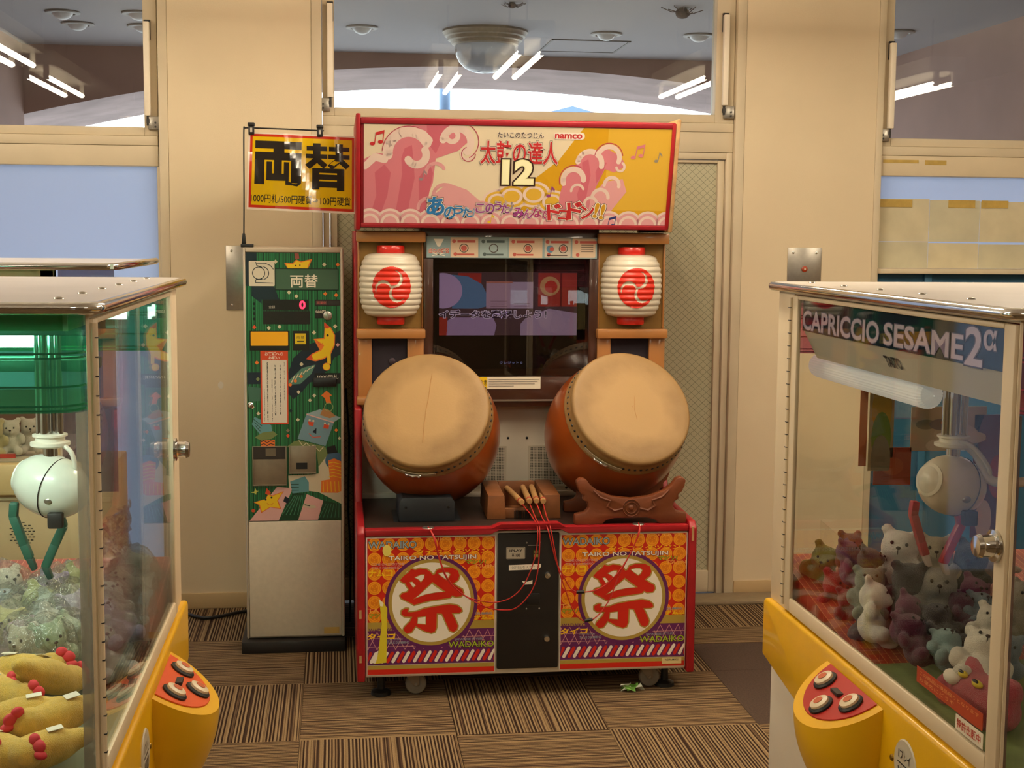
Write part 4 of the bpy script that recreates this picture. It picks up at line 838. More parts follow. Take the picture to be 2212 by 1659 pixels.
def stripes_mat():
    m = bpy.data.materials.new('green_stripe_print'); m.use_nodes = True; nt = m.node_tree; b = nt.nodes['Principled BSDF']; b.inputs['Roughness'].default_value = .35
    tc = nt.nodes.new('ShaderNodeTexCoord'); sp = nt.nodes.new('ShaderNodeSeparateXYZ'); nt.links.new(tc.outputs['Object'], sp.inputs[0])
    nz = nt.nodes.new('ShaderNodeTexNoise'); nz.noise_dimensions = '1D'; nz.inputs['Scale'].default_value = 210; nz.inputs['Detail'].default_value = 2; nt.links.new(sp.outputs['X'], nz.inputs['W'])
    cr = nt.nodes.new('ShaderNodeValToRGB'); e = cr.color_ramp.elements; e[0].position = .36; e[0].color = lin('#0d2a17'); e[1].position = .62; e[1].color = lin('#2c7a4a'); q = cr.color_ramp.elements.new(.48); q.color = lin('#1c5a33')
    nt.links.new(nz.outputs['Fac'], cr.inputs[0]); nt.links.new(cr.outputs[0], b.inputs['Base Color']); return m
M_strp = stripes_mat()
fp = MB().box(-.3405, .0118, yc0 + .004, yc0 + .018, .511, 1.535).build('front_plate', M_strp, CM)
a = Art(533, 546, 733, 1124, (-.3405, yc0 + .004, 1.535), (.3523, 0, 0), (0, 0, -1.024))
ka, kb = 5.53, 5.35
def ca(x, y): return (520 + x / ka, 530 + y / ka)
def cb(x, y): return (520 + x / kb, 820 + y / kb)
def PA(pts, m, l): a.poly([ca(*p) for p in pts], m, l)
def PB(pts, m, l): a.poly([cb(*p) for p in pts], m, l)
def TA(t, x0, y0, x1, y1, ink, l=3, **k): p, q = ca(x0, y0), ca(x1, y1); a.text(t, p[0], p[1], q[0], q[1], ink, l, **k)
def RA(x0, y0, x1, y1, m, l): a.rect(*ca(x0, y0), *ca(x1, y1), m, l)
def RB(x0, y0, x1, y1, m, l): a.rect(*cb(x0, y0), *cb(x1, y1), m, l)
NV, YL, RDp, ORp, PKp, TEp, BLp, CRp, DGp, OLp = pm('#14202c'), pm('#e8c21e'), pm('#cf4a26'), pm('#e0752a'), pm('#d9a8a0'), pm('#5c8f93'), pm('#6f8f9a'), pm('#cdbf9f'), pm('#123a22'), pm('#6f7d4a')
RA(70, 80, 200, 480, NV, .5); PA([(140, 480), (400, 480), (460, 640), (255, 640), (255, 690), (140, 600)], NV, .5)
PA([(560, 1500), (620, 1330), (800, 1170), (1000, 1100), (1190, 1000), (1190, 1290), (1100, 1330), (1050, 1450), (900, 1600), (760, 1640), (560, 1640)], NV, .5)
RA(75, 1500, 240, 1640, NV, .5)
PA([(560, 1600), (640, 1530), (720, 1450), (880, 1410), (830, 1520), (700, 1640), (560, 1650)], pm('#4f7a68'), .8)
for i in range(6): PA([(590 + i * 45, 1620 - i * 33), (600 + i * 45, 1625 - i * 33), (640 + i * 45, 1540 - i * 22), (630 + i * 45, 1535 - i * 22)], CRp, 1.1)
for x, y in ((640, 1605), (710, 1550), (580, 1650)): a.circ(*ca(x, y), 3.6, ORp, 1.3, n=8)
# star peeping over the name plate, crescent figure
PA([(520, 208), (620, 212), (660, 168), (720, 190), (850, 160), (800, 272), (560, 272)], ORp, .7); PA([(540, 218), (625, 222), (665, 182), (718, 202), (825, 175), (790, 270), (565, 270)], YL, 1.0); PA([(640, 90), (690, 90), (698, 158), (650, 165)], pm('#8f4a40'), 1.0)
a.circ(*ca(655, 240), 1.6, NV, 1.4, n=8); a.circ(*ca(705, 235), 1.6, NV, 1.4, n=8)
PA([(990, 960), (1060, 960), (1115, 1060), (1110, 1180), (1060, 1290), (980, 1345), (880, 1372), (765, 1345), (830, 1285), (930, 1235), (860, 1105), (980, 1095), (985, 1040)], ORp, .9)
PA([(998, 975), (1055, 975), (1105, 1065), (1100, 1175), (1050, 1280), (975, 1330), (885, 1355), (800, 1338), (850, 1290), (950, 1240), (985, 1180), (885, 1112), (990, 1105)], YL, 1.2)
PA([(985, 905), (1050, 960), (1020, 985), (985, 965)], RDp, 1.4); PA([(765, 1345), (830, 1285), (850, 1340), (830, 1360)], RDp, 1.4); PA([(1015, 1240), (1060, 1235), (1062, 1400), (1020, 1400)], YL, 1.4); a.circ(*ca(1010, 1435), 8.4, ORp, 1.5, n=16); a.circ(*ca(1010, 1435), 7.2, YL, 1.8, n=16)
a.circ(*ca(1025, 1062), 2.6, NV, 1.6, n=10); a.stroke([ca(900, 1130), ca(935, 1175), ca(970, 1150)], .9, RDp, 1.7, caps=False)
# maker plate, name plate, displays
a.rrect(*ca(108, 186), *ca(408, 482), 2.5, pm('#d5cbb4'), 2); a.ring(*ca(222, 330), 12.8, 1.6, NV, 2.6, n=30); a.arc(*ca(265, 330), 13.5, 1.6, -80, 80, NV, 2.6)
a.stroke([ca(190, 200), ca(200, 240), ca(265, 262)], 1.5, NV, 2.6, caps=False); a.stroke([ca(265, 400), ca(190, 405), ca(185, 440), ca(390, 446)], 1.5, NV, 2.6, caps=False); a.stroke([ca(205, 215), ca(300, 215), ca(360, 240), ca(395, 285)], 1.5, NV, 2.6, caps=False)
RA(410, 272, 1160, 530, pm('#0f1f15'), 1.8); RA(418, 282, 1150, 520, pm('#3d5a45'), 2.2); TA('両替', 592, 345, 912, 495, [(pm('#e9ddc8'), .012)], 2.8)
RA(265, 640, 805, 768, pm('#17110f'), 2); RA(268, 775, 820, 930, pm('#1b1513'), 2); TA('金額', 335, 708, 408, 745, [(pm('#b9b0a2'), 0)], 2.6); TA('0', 698, 655, 762, 748, [(mat('led_red', '#ff2a4a', .4, emit=2.6), .03)], 2.6)
for y in (690, 745, 805, 868): a.circ(*ca(165, y), 3.0, pm('#0b0d0b'), 1.6, n=12)
RA(878, 640, 1172, 710, pm('#241a18'), 2); RA(890, 655, 1018, 698, pm('#5a3a36'), 2.4); TA('営業中', 905, 660, 1005, 692, [(pm('#c25a50'), .0)], 2.8); RA(1035, 655, 1162, 698, pm('#2e2826'), 2.4)
RA(880, 755, 1005, 860, pm('#15120f'), 2); TA('500円', 885, 765, 1002, 802, [(pm('#e2d8c4'), .01)], 2.6)
RA(108, 1008, 578, 1242, pm('#1a1411'), 2); a.rrect(*ca(122, 1018), *ca(558, 1185), 1.5, pm('#e0a014', .12), 2.4); RA(610, 1008, 806, 1240, pm('#1a1411'), 2)
RA(640, 1040, 768, 1165, pm('#d6b520'), 2.4); TA('両 替', 660, 1070, 748, 1102, [(NV, .0)], 2.8); RA(665, 1128, 746, 1140, NV, 2.8)
RA(868, 1510, 1190, 1640, pm('#110f0d'), 2); TA('1000円札', 903, 1532, 1150, 1580, [(pm('#d9cfbc'), .005)], 2.6)
# notice
RA(232, 1245, 552, 1248, RDp, 2); a.rect(*ca(232, 1245), *cb(538, 500), RDp, 2.2); a.rect(*ca(250, 1355), *cb(522, 482), pm('#dcd3c0'), 2.6)
TA('お客様への', 285, 1258, 498, 1302, [(K_wh, .02)], 3.0); TA('お願い', 328, 1310, 455, 1346, [(K_wh, .02)], 3.0)
nb = lambda t, x0, y0, x1, y1, c, l=3.2: a.text('\n'.join(t), x0, y0, x1, y1, [(c, .01)], l, lsp=.95)
for t_, x, y0, y1, c in (('当ゲームコーナーでは条例により', 498, 1375, 225, NV), ('午後18時以降の16歳未満のご入場', 452, 1410, 390, NV), ('午後22時以降の18歳未満のご入場', 392, 1410, 400, NV), ('お断りしております', 355, 1580, 470, NV), ('保護者同伴の場合に限り23時まで', 303, 1380, 470, NV), ('午後は保護者同伴でお願い致します', 265, 1700, 470, NV)):
    p, q = ca(x * ka / ka, y0), cb(x, y1)
    wx = 3.2 if x in (452, 392, 303) else 1.9
    nb(t_, p[0] if False else 520 + (x + 5) / 5.44 - wx / 2, p[1], 520 + (x + 5) / 5.44 + wx / 2, q[1], c)
# cube figure, striped figures and the big star
PB([(640, 670), (745, 380), (1060, 480), (960, 760)], BLp, 1.2); PB([(745, 380), (900, 330), (1150, 430), (1060, 480)], pm('#8fa5a8'), 1.2); PB([(745, 380), (1060, 480), (1055, 492), (742, 392)], PKp, 1.6)
PB([(900, 395), (935, 320), (985, 330), (1010, 345), (1080, 410), (1010, 435)], pm('#a87a4a'), 1.7); PB([(915, 170), (975, 115), (1040, 170), (1010, 180), (1030, 260), (975, 265), (955, 200)], ORp, 1.5); a.arc(*cb(1000, 305), 9, 1.4, 0, 360, pm('#9aa66a'), 1.8)
PB([(760, 470), (830, 480), (820, 525), (770, 515)], RDp, 1.7); PB([(945, 505), (1005, 515), (995, 560), (935, 550)], RDp, 1.7); a.circ(*cb(780, 455), 2.4, CRp, 2, n=8); a.circ(*cb(822, 465), 2.4, CRp, 2, n=8); a.circ(*cb(955, 495), 2.2, CRp, 2, n=8); a.circ(*cb(1000, 505), 2.2, CRp, 2, n=8)
PB([(858, 545), (855, 615), (808, 595)], NV, 1.8); a.stroke([cb(770, 610), cb(815, 655), cb(905, 650)], 1.6, RDp, 1.8)
PB([(650, 690), (960, 770), (985, 860), (880, 1000), (850, 780), (510, 768), (600, 700)], OLp, .9)
a.stroke([cb(655, 690), cb(700, 760), cb(740, 720), cb(790, 770), cb(820, 745), cb(890, 820), cb(940, 765)], 1.5, CRp, 1.3, caps=False)
PB([(975, 770), (1070, 750), (1100, 840), (985, 850)], pm('#151412'), 1.2)
PB([(875, 900), (1000, 850), (1150, 900), (1150, 1440), (880, 1300), (540, 1250), (530, 1100), (800, 1090), (880, 1080)], CRp, .6)
a.circ(*cb(1060, 930), 19.5, pm('#3d5f78'), 1.0, n=24); PB([(990, 930), (1060, 905), (1152, 940), (1152, 1290), (1100, 1310), (905, 1305), (910, 1165), (1010, 1150), (1000, 1050)], ORp, 1.3)
for k in range(5): a.stroke([cb(995, 960 + k * 40), cb(1050, 950 + k * 40), cb(1148, 975 + k * 40)], 1.4, YL, 1.6, caps=False)
for k in range(5): a.stroke([cb(930 + k * 45, 1175), cb(935 + k * 45, 1295)], 1.4, YL, 1.6, caps=False)
PB([(150, 410), (340, 510), (350, 590), (215, 620), (120, 500)], TEp, 1.2)
for k in range(3): a.stroke([cb(140 + k * 8, 440 + k * 36), cb(235 - k * 10, 520 + k * 30)], 1.3, DGp, 1.5, caps=False)
PB([(550, 1170), (720, 1110), (765, 1180), (765, 1290), (575, 1310)], TEp, 1.2)
for k in range(3): RB(560, 1200 + k * 34, 650, 1208 + k * 34, DGp, 1.6)
PB([(150, 650), (240, 595), (360, 580), (410, 620), (340, 670), (220, 685)], OLp, 1.3); PB([(215, 690), (380, 680), (380, 770), (220, 770)], ORp, 1.2)
for k in range(2): a.stroke([cb(220, 705 + k * 34), cb(255, 690 + k * 34), cb(290, 715 + k * 34), cb(330, 690 + k * 34), cb(375, 705 + k * 34)], 1.6, NV, 1.7, caps=False)
PB([(80, 1630), (400, 1230), (580, 1250), (415, 1630)], PKp, .8); PB([(640, 1625), (740, 1320), (930, 1400), (870, 1625)], PKp, .9); PB([(415, 1630), (580, 1310), (700, 1310), (640, 1625)], DGp, .8); PB([(870, 1620), (930, 1395), (1150, 1450), (1150, 1620)], DGp, .8)
for k in range(5): PB([(450 + k * 45, 1560), (600 + k * 20, 1330), (608 + k * 20, 1334), (458 + k * 45, 1564)], pm('#3f7a58'), 1.1)
for k in range(6): PB([(880 + k * 45, 1600), (960 + k * 30, 1440), (966 + k * 30, 1444), (888 + k * 45, 1604)], pm('#3f7a58'), 1.1)
STAR = [(130, 1408), (265, 1370), (300, 1310), (345, 1330), (478, 1280), (410, 1390), (445, 1490), (320, 1470), (215, 1535), (190, 1440)]
PB(STAR, ORp, 1.6); PB([(300 + (x - 300) * .9, 1405 + (y - 1405) * .88) for x, y in STAR], YL, 1.9); PB([(262, 1310), (280, 1240), (330, 1300), (300, 1325)], RDp, 2.1)
a.circ(*cb(268, 1378), 2.2, NV, 2.4, n=8); a.circ(*cb(335, 1355), 2.2, NV, 2.4, n=8); a.arc(*cb(318, 1405), 7, 1.0, 20, 160, RDp, 2.4)
PB([(100, 1295), (140, 1280), (150, 1240), (165, 1275), (190, 1275), (165, 1290), (158, 1320), (140, 1300)], pm('#c9c45a'), 1.5); a.circ(*cb(125, 1505), 4, RDp, 1.5, n=12); PB([(490, 1340), (545, 1370), (520, 1430), (470, 1400)], NV, 1.4)
PB([(705, 1425), (830, 1455), (855, 1480), (800, 1490), (700, 1470)], CRp, 1.4); PB([(715, 1440), (780, 1455), (778, 1465), (712, 1450)], NV, 1.7)
PB([(80, 60), (230, 80), (215, 230), (90, 235)], pm('#3a6250'), .9); PB([(540, 150), (540, 60), (640, 0), (800, 0), (700, 120), (600, 210)], NV, .7)
for x, y, c in ((565, 345, NV), (530, 575, pm('#7d6a52')), (530, 635, RDp), (645, 450, CRp), (785, 225, CRp), (835, 170, CRp), (1085, 575, ORp), (1125, 670, CRp), (655, 130, CRp), (195, 375, CRp), (130, 300, CRp)): a.circ(*cb(x, y), 4.2, c, 1.4, n=4)
for x, y, c in ((1000, 570, ORp), (1128, 585, ORp), (1145, 1175, PKp), (165, 965, RDp), (335, 975, CRp), (460, 960, CRp), (420, 195, CRp), (990, 225, CRp), (1150, 225, ORp), (575, 555, CRp), (660, 600, CRp), (715, 1405, CRp), (200, 1580, OLp), (190, 1385, ORp), (1115, 955, CRp), (865, 1030, CRp)): a.circ(*ca(x, y), 4.6, c, 1.3, n=4)
a.build('front_print', fp)
# real fittings on the front
x0, z0 = -.0685 + .0, 1.3065
MB().lathe((-.036, yc0 + .004, 1.298), (0, -1, 0), [(.017, 0), (.017, .004), (.014, .006)], 28).box(-.0375, -.0345, yc0 - .003, yc0 - .0015, 1.287, 1.309).build('coin_slot', M_alu, CM, smooth=40)
for q in ((-.3235, -.1945, .6480, .8000), (-.1855, -.0830, .6930, .8000)):
    tb = MB().box(q[0], q[1], yc0 + .0004, yc0 + .002, q[2], q[3]).box(q[0], q[1], yc0 - .006, yc0 + .004, q[2], q[2] + .004).box(q[1] - .004, q[1], yc0 - .004, yc0 + .004, q[2], q[3]).box(q[0], q[0] + .004, yc0 - .004, yc0 + .004, q[2], q[3]).build('payout_tray', mat('tray_steel', '#8a7d68', .4, .4, noise=.08, scale=30), CM, bevel=.001)
    tb.data.polygons[0].use_smooth = False
    B('tray_recess', mat('recess_dark', '#2c2620', .7), tb, (q[0] + .004, q[1] - .004, yc0 - .0008, yc0 + .0003, q[3] - .05, q[3] - .002)) if q[0] < -.3 else B('tray_slot', M_black, tb, (q[0] + .027, q[0] + .069, yc0 - .001, yc0 + .002, q[2] + .018, q[2] + .042))
    B('tray_flap', mat('flap_steel', '#7d7562', .35, .6), tb, (q[0] + .05, q[0] + .088, yc0 - .002, yc0 - .0009, q[3] - .038, q[3] - .008)) if q[0] < -.3 else None
B('bill_slot', M_black, CM, (-.092, -.004, yc0 - .010, yc0 + .004, 1.028, 1.062), bevel=.004)
MB().lathe((-.328, yc0 + .004, .958), (0, -1, 0), [(.011, 0), (.011, .004), (.007, .007)], 20).build('lock', M_chrome, CM, smooth=40)
B('asset_label', pm('#c9a45a'), CM, (-.0568, .002, yc0 + .0008, yc0 + .0016, .062, .0876))
MB().tube([(.032, 5.5, 1.0), (.045, 5.52, .8), (.04, 5.55, .5), (.05, 5.6, .3), (.046, 5.62, .02)], .004, n=8).build('rear_cord', M_black, CM, smooth=60)
# ------------------------------------------------------------------ sign on a wire stand
SG = thing('wire_sign_stand', (-.34, 5.40, 1.553), 'yellow laminated exchange sign clipped to a black wire stand on the coin changer', 'sign')
ys = 5.40
MB().box(-.362, -.316, ys - .03, ys + .03, 1.5535, 1.566).prism([(-.360, ys - .012, 1.566), (-.343, ys - .012, 1.566), (-.347, ys - .012, 1.606), (-.356, ys - .012, 1.606)], (0, .024, 0)).build('clip_base', M_black, SG, bevel=.002)
MB().tube(spline([(-.3515, ys, 1.59), (-.349, ys, 1.75), (-.347, ys, 1.985), (-.343, ys, 1.9985), (-.332, ys, 2.002), (-.2, ys, 2.0), (-.06, ys, 1.9965), (-.052, ys, 1.9965)], 6), .0028, n=8).build('wire', M_black, SG, smooth=60)
for x, z in ((-.3187, 1.998), (-.0622, 1.994)):
    MB().box(x - .011, x + .011, ys - .012, ys + .008, z - .022, z + .022).box(x - .013, x + .013, ys - .016, ys + .012, z + .010, z + .024).build('clip', M_black, SG, bevel=.003)
    B('clip_label', pm('#b9b3a6'), SG, (x - .004, x + .004, ys - .0135, ys - .0125, z - .012, z + .004))
def lam(x, z):  # gentle waves of the laminate
    return ys - .004 + .006 * math.sin((x + .33) * 17) * (1 - (z - 1.68) / .31) + .004 * math.sin(x * 31 + z * 9)
C4 = [(-.3285, 1.9865), (.0728, 1.9765), (.0713, 1.6825), (-.3394, 1.697)]
def sheet_pt(u, v, off=0.):
    x = (C4[0][0] * (1 - u) + C4[1][0] * u) * (1 - v) + (C4[3][0] * (1 - u) + C4[2][0] * u) * v; z = (C4[0][1] * (1 - u) + C4[1][1] * u) * (1 - v) + (C4[3][1] * (1 - u) + C4[2][1] * u) * v
    return (x, lam(x, z) - off, z)
class SheetArt(Art):
    def P(s, x, y, l):
        x0, y0, x1, y1 = s.b; return Vector(sheet_pt((x - x0) / (x1 - x0), (y - y0) / (y1 - y0), .0006 + .0004 * l))
    def grid(s, x0, y0, x1, y1, m, l, nx=28, ny=8):
        for i in range(nx):
            for j in range(ny): s.rect(x0 + (x1 - x0) * i / nx, y0 + (y1 - y0) * j / ny, x0 + (x1 - x0) * (i + 1) / nx, y0 + (y1 - y0) * (j + 1) / ny, m, l)
G_ = lambda c: mat('laminate_' + c.lstrip('#'), c, .12, coat=.5)
sh = SheetArt(180, 95, 812, 575, (0, 0, 0), (1, 0, 0), (0, 0, -1)); sh.n = Vector((0, -1, 0))
sh.grid(180, 95, 812, 575, G_('#efe2cf'), -1); sh.grid(190, 104, 803, 562, G_('#c23320'), 0); sh.grid(204, 120, 790, 545, G_('#e2bb12'), 1)
KD, KY = G_('#2c2723'), G_('#e2bb12')
for q in ((220, 145, 492, 192), (328, 192, 392, 262), (220, 213, 492, 262), (220, 262, 276, 414), (432, 262, 492, 400), (288, 272, 320, 388), (390, 272, 420, 388), (332, 262, 378, 388), (300, 345, 410, 388)): sh.grid(*q, KD, 2.5, 8, 3)
sh.poly([(400, 385), (492, 400), (470, 420), (400, 412)], KD, 2.6)
for dx in (0, 132):
    for q in ((522 + dx, 166, 642 + dx, 193), (518 + dx, 214, 644 + dx, 241), (560 + dx, 148, 604 + dx, 255)): sh.grid(*q, KD, 2.5, 4, 2)
    sh.poly([(560 + dx, 241), (604 + dx, 241), (645 + dx, 278), (622 + dx, 302), (584 + dx, 268), (540 + dx, 308), (514 + dx, 282)], KD, 2.6)
for q in ((556, 300, 598, 432), (702, 300, 745, 436), (556, 300, 745, 328), (556, 338, 745, 370), (556, 380, 745, 418)): sh.grid(*q, KD, 2.55, 6, 3)
sh.text('1000円札/500円硬貨⇒100円硬貨', 203, 474, 782, 528, [(G_('#2c2723'), .004)], 2.5)
o = sh.build('laminated_sheet', SG); o.data.polygons.foreach_set('use_smooth', [True] * len(o.data.polygons))
# ------------------------------------------------------------------ small things on the floor
MB().tube(spline([(-.85, 5.90, .012), (-.70, 5.885, .011), (-.654, 5.855, .011), (-.56, 5.767, .011), (-.485, 5.789, .011), (-.408, 5.847, .011), (-.30, 5.88, .011), (-.2, 5.875, .02)]), .0075, n=8).build('power_cable', M_black, None, smooth=60, label='black power cable on the carpet beside the coin changer', cat='cable')
wr = MB(); rnd = random.Random(5)
for k in range(5):
    cx, cy = 1.024 + rnd.uniform(-.025, .03), 4.70 + rnd.uniform(-.012, .012); P5 = [(cx + rnd.uniform(-.026, .026), cy + rnd.uniform(-.016, .016), rnd.uniform(.002, .03)) for _ in range(7)]
    for i in range(5): wr.ngon([P5[i], P5[i + 1], P5[i + 2]], k % 2)
wr.build('candy_wrapper', [mat('wrapper_green', '#6fa345', .35), mat('wrapper_white', '#d8dccb', .4)], None, label='crumpled green and white sweet wrapper under the drum machine', cat='wrapper')
# ================================================================== claw machines
M_cab = mat('claw_white', '#ded3c0', .45, noise=.03, scale=5); M_door = mat('claw_door_cream', '#dcc9a8', .45, noise=.04, scale=10)
M_yel = mat('yellow_plastic', '#e6b00c', .33, noise=.05, scale=9, coat=.25, bump=.03, bscale=200); M_roof = mat('claw_roof', '#d9d2cb', .3, noise=.05, scale=7)
M_rubber = mat('rubber_black', '#161412', .5)
def brick_print(nm, c1, c2, mortar, rot):
    m = bpy.data.materials.new(nm); m.use_nodes = True; nt = m.node_tree; b = nt.nodes['Principled BSDF']; b.inputs['Roughness'].default_value = .4
    tc = nt.nodes.new('ShaderNodeTexCoord'); mp = nt.nodes.new('ShaderNodeMapping'); mp.inputs['Rotation'].default_value = (0, 0, rot); nt.links.new(tc.outputs['Object'], mp.inputs[0])
    br = nt.nodes.new('ShaderNodeTexBrick'); br.inputs['Scale'].default_value = 34; br.inputs['Color1'].default_value = lin(c1); br.inputs['Color2'].default_value = lin(c2); br.inputs['Mortar'].default_value = lin(mortar); br.inputs['Mortar Size'].default_value = .02; br.inputs['Brick Width'].default_value = 1.5; br.inputs['Row Height'].default_value = .42
    nt.links.new(mp.outputs[0], br.inputs[0]); nt.links.new(br.outputs[0], b.inputs['Base Color']); return m
ZB, KS = .2094, 1.15     # drawn at 1:1.15 scale with its foot at ZB, then set to full size on the floor
def full_size(T):
    T.location = (T.location.x * KS, T.location.y * KS, 0); T.scale = (KS, KS, KS)
def inside(p): return (p[0] * KS, p[1] * KS, (p[2] - ZB) * KS)
def claw_machine(s, Xf, y0, y1, gy0, gy1, cy, label, tint, accent, floor_mat, knob_far, text_sign):
    """s=+1: the front looks towards +X, s=-1: towards -X.  Xf front plane, y0..y1 roof, gy0..gy1 door glass"""
    D = .92; T = thing('claw_machine', (Xf, (y0 + y1) / 2, ZB), label, 'claw machine')
    def bx(a, b, ya, yb, za, zb): return (min(Xf + s * a, Xf + s * b), max(Xf + s * a, Xf + s * b), ya, yb, za, zb)
    yb0, yb1 = y0 + .028, y1 - .028
    B('base_cabinet', M_cab, T, bx(-D, -.008, yb0, yb1, ZB + .03, .80), bevel=.006)
    B('plinth', M_black, T, bx(-D + .02, -.04, yb0 + .02, yb1 - .02, ZB, ZB + .03))
    # roof with chrome edge
    R = .035
    def outline(e, z):
        pts = []
        for sx_, yy, a0 in ((1, y1, 0), (0, y1, 90), (0, y0, 180), (1, y0, 270)):
            cxx = Xf + s * (.012 - R) if sx_ else Xf - s * (D - R); cyy = yy - R if yy == y1 else yy + R
            for q in (0, 30, 60, 90):
                g = math.radians(a0 + q); pts.append((cxx + s * (R + e) * math.cos(g), cyy + (R + e) * math.sin(g), z))
        return pts
    MB().prism(outline(-.004, 1.503), (0, 0, .014)).build('roof_panel', M_roof, T)
    MB().tube(outline(0, 1.509) + [outline(0, 1.509)[0]], .0085, n=10).build('roof_edge', M_chrome, T, smooth=60)
    for k in range(6):
        yy = y0 + .09 + (y1 - y0 - .18) * k / 5
        MB().lathe((Xf - s * .05, yy, 1.517), (0, 0, 1), [(.007, 0), (.006, .002), (.002, .003)], 10).build('roof_rivet', M_steel, T, smooth=50)
    # interior deck and ramp of printed brick card
    B('prize_deck', floor_mat[1], T, bx(-D + .02, -.014, yb0 + .01, 2.26, .85, .868))
    far = yb1 - .012
    xA, xB = Xf - s * .016, Xf - s * (D - .02)
    MB().add([(xA, 2.26, .868), (xB, 2.26, .868), (xB, far, .958), (xA, far, .958), (xA, 2.26, .85), (xB, 2.26, .85), (xB, far, .85), (xA, far, .85)], [(0, 1, 2, 3), (4, 5, 6, 7), (0, 1, 5, 4), (2, 3, 7, 6), (0, 3, 7, 4), (1, 2, 6, 5)]).build('brick_ramp', floor_mat[0], T)
    # rounded acrylic corners wrapping the two short sides
    for yy, dr in ((yb0, -1), (yb1, 1)):
        def skin(z0, z1, off, m_, nm, n=8, t=.004, bend=False):
            r = .045; path = [(Xf - s * .006, yy - dr * (r + .012))]
            path = []
            for k in range(n + 1):
                g = math.radians((42 if bend else 90) * k / n); path.append((Xf - s * (.012 + r) + s * (r + off) * math.cos(g), yy - dr * (r) + dr * (r + off) * math.sin(g)))
            if not bend: path.append((Xf - s * (D - .01), yy + dr * off))
            mb = MB()
            inner = []
            for k in range(n + 1):
                g = math.radians((42 if bend else 90) * k / n); inner.append((Xf - s * (.012 + r) + s * (r + off - t) * math.cos(g), yy - dr * (r) + dr * (r + off - t) * math.sin(g)))
            if not bend: inner.append((Xf - s * (D - .01), yy + dr * (off - t)))
            poly = path + inner[::-1]
            L = len(path)
            for (p, q) in zip(path, path[1:]): mb.ngon([(*p, z0), (*q, z0), (*q, z1), (*p, z1)])
            for (p, q) in zip(inner, inner[1:]): mb.ngon([(*p, z0), (*q, z0), (*q, z1), (*p, z1)])
            return mb.build(nm, m_, T, smooth=50)
        skin(.868, 1.372, 0, M_clear, 'side_glass'); skin(.874, 1.371, .0012, tint[3], 'corner_bend', t=.001, bend=True); skin(1.372, 1.502, 0, tint[0], 'tinted_band')
        for z in (1.374, 1.380, 1.405, 1.442, 1.448): skin(z, z + .0022, .0008, tint[1], 'band_line')
        skin(.862, .872, .001, tint[2], 'edge_seal')
        B('corner_post', mat('post_grey', '#b3a99a', .4), T, bx(-D + .005, -D + .03, min(yy, yy - dr * .03), max(yy, yy - dr * .03), .80, 1.502))
    B('rear_panel', mat('claw_rear', '#bdb6a8', .5), T, bx(-D, -D + .006, yb0 + .03, yb1 - .03, .80, 1.502))
    B('inner_ceiling', M_cab, T, bx(-D + .01, -.03, yb0 + .01, yb1 - .01, 1.478, 1.500))
    # front frame, hinged glass door
    fr = MB(); fy0, fy1 = yb0 + .012, yb1 - .012
    fr.box(*bx(-.005, 0, min(fy0, gy0 - .036), gy0 - .0335, .868, 1.502)).box(*bx(-.005, 0, gy1 + .0335, max(fy1, gy1 + .036), .868, 1.502)).box(*bx(-.005, 0, gy0 - .0335, gy1 + .0335, 1.4965, 1.502))
    fr.build('front_frame', M_door, T, bevel=.003)
    dr_ = MB(); dr_.box(*bx(-.004, .005, gy0 - .032, gy0, .872, 1.495)).box(*bx(-.004, .005, gy1, gy1 + .032, .872, 1.495)).box(*bx(-.004, .005, gy0, gy1, 1.487, 1.495)).box(*bx(-.004, .005, gy0, gy1, .872, .900))
    door = dr_.build('glass_door', M_door, T, bevel=.003)
    B('door_pane', M_clear, door, bx(-.002, .002, gy0, gy1, .900, 1.487))
    hy = (gy0 - .0335) if knob_far else (gy1 + .0335)
    MB().cyl((Xf + s * .006, hy, .88), (Xf + s * .006, hy, 1.49), .004, n=10).build('piano_hinge', M_door, door, smooth=40)
    hk = MB()
    for k in range(24): hk.box(*bx(.0065, .0105, hy - .0042, hy + .0042, .895 + k * .025, .8965 + k * .025))
    hk.build('hinge_knuckle_gap', M_dark, door, kind='stuff')
    ky = gy1 + .006 if knob_far else gy0 - .006
    MB().lathe((Xf + s * .006, ky, 1.195), (s, 0, 0), [(.022, 0), (.022, .004), (.016, .006), (.015, .018), (.0165, .022), (.014, .028), (.004, .029)], 28).build('lock_knob', M_chrome, door, smooth=35)
    # yellow band with bulging control pod
    pr = [(yb1 - .0, .745), (yb1, .860), (yb1 - .012, .868), (yb0 + .012, .868), (yb0, .860), (yb0, .70), (cy - .20, .66), (cy - .1, .60), (cy + .1, .60), (cy + .2, .70)]
    yb_ = MB().prism([(Xf - s * .012, y, z) for y, z in pr], (s * .024, 0, 0)).build('yellow_band', M_yel, T, bevel=.006, seg=3)
    m = MB(); nA, nB = 22, 12; hw, outd = .130, .098; rows = []
    for j in range(nB + 1):
        f = j / nB
        for i in range(nA + 1):
            g = math.pi * i / nA; sc = math.cos(f * math.pi / 2) ** .62 if f < 1 else 0.
            yy = cy - hw * math.cos(g) * (.32 + .68 * sc if f < 1 else .25); out = outd * math.sin(g) * sc
            z = (.850 - .062 * (out / outd)) * (1 - f) + .605 * f if f > 0 else .850 - .062 * (out / outd)
            rows.append((Xf + s * (.010 + out), yy, z))
    W = nA + 1
    m.add(rows, [(j * W + i, j * W + i + 1, (j + 1) * W + i + 1, (j + 1) * W + i) for j in range(nB) for i in range(nA)])
    m.add(rows[:W], [tuple(range(W))])
    m.build('control_pod', M_yel, T, smooth=50)
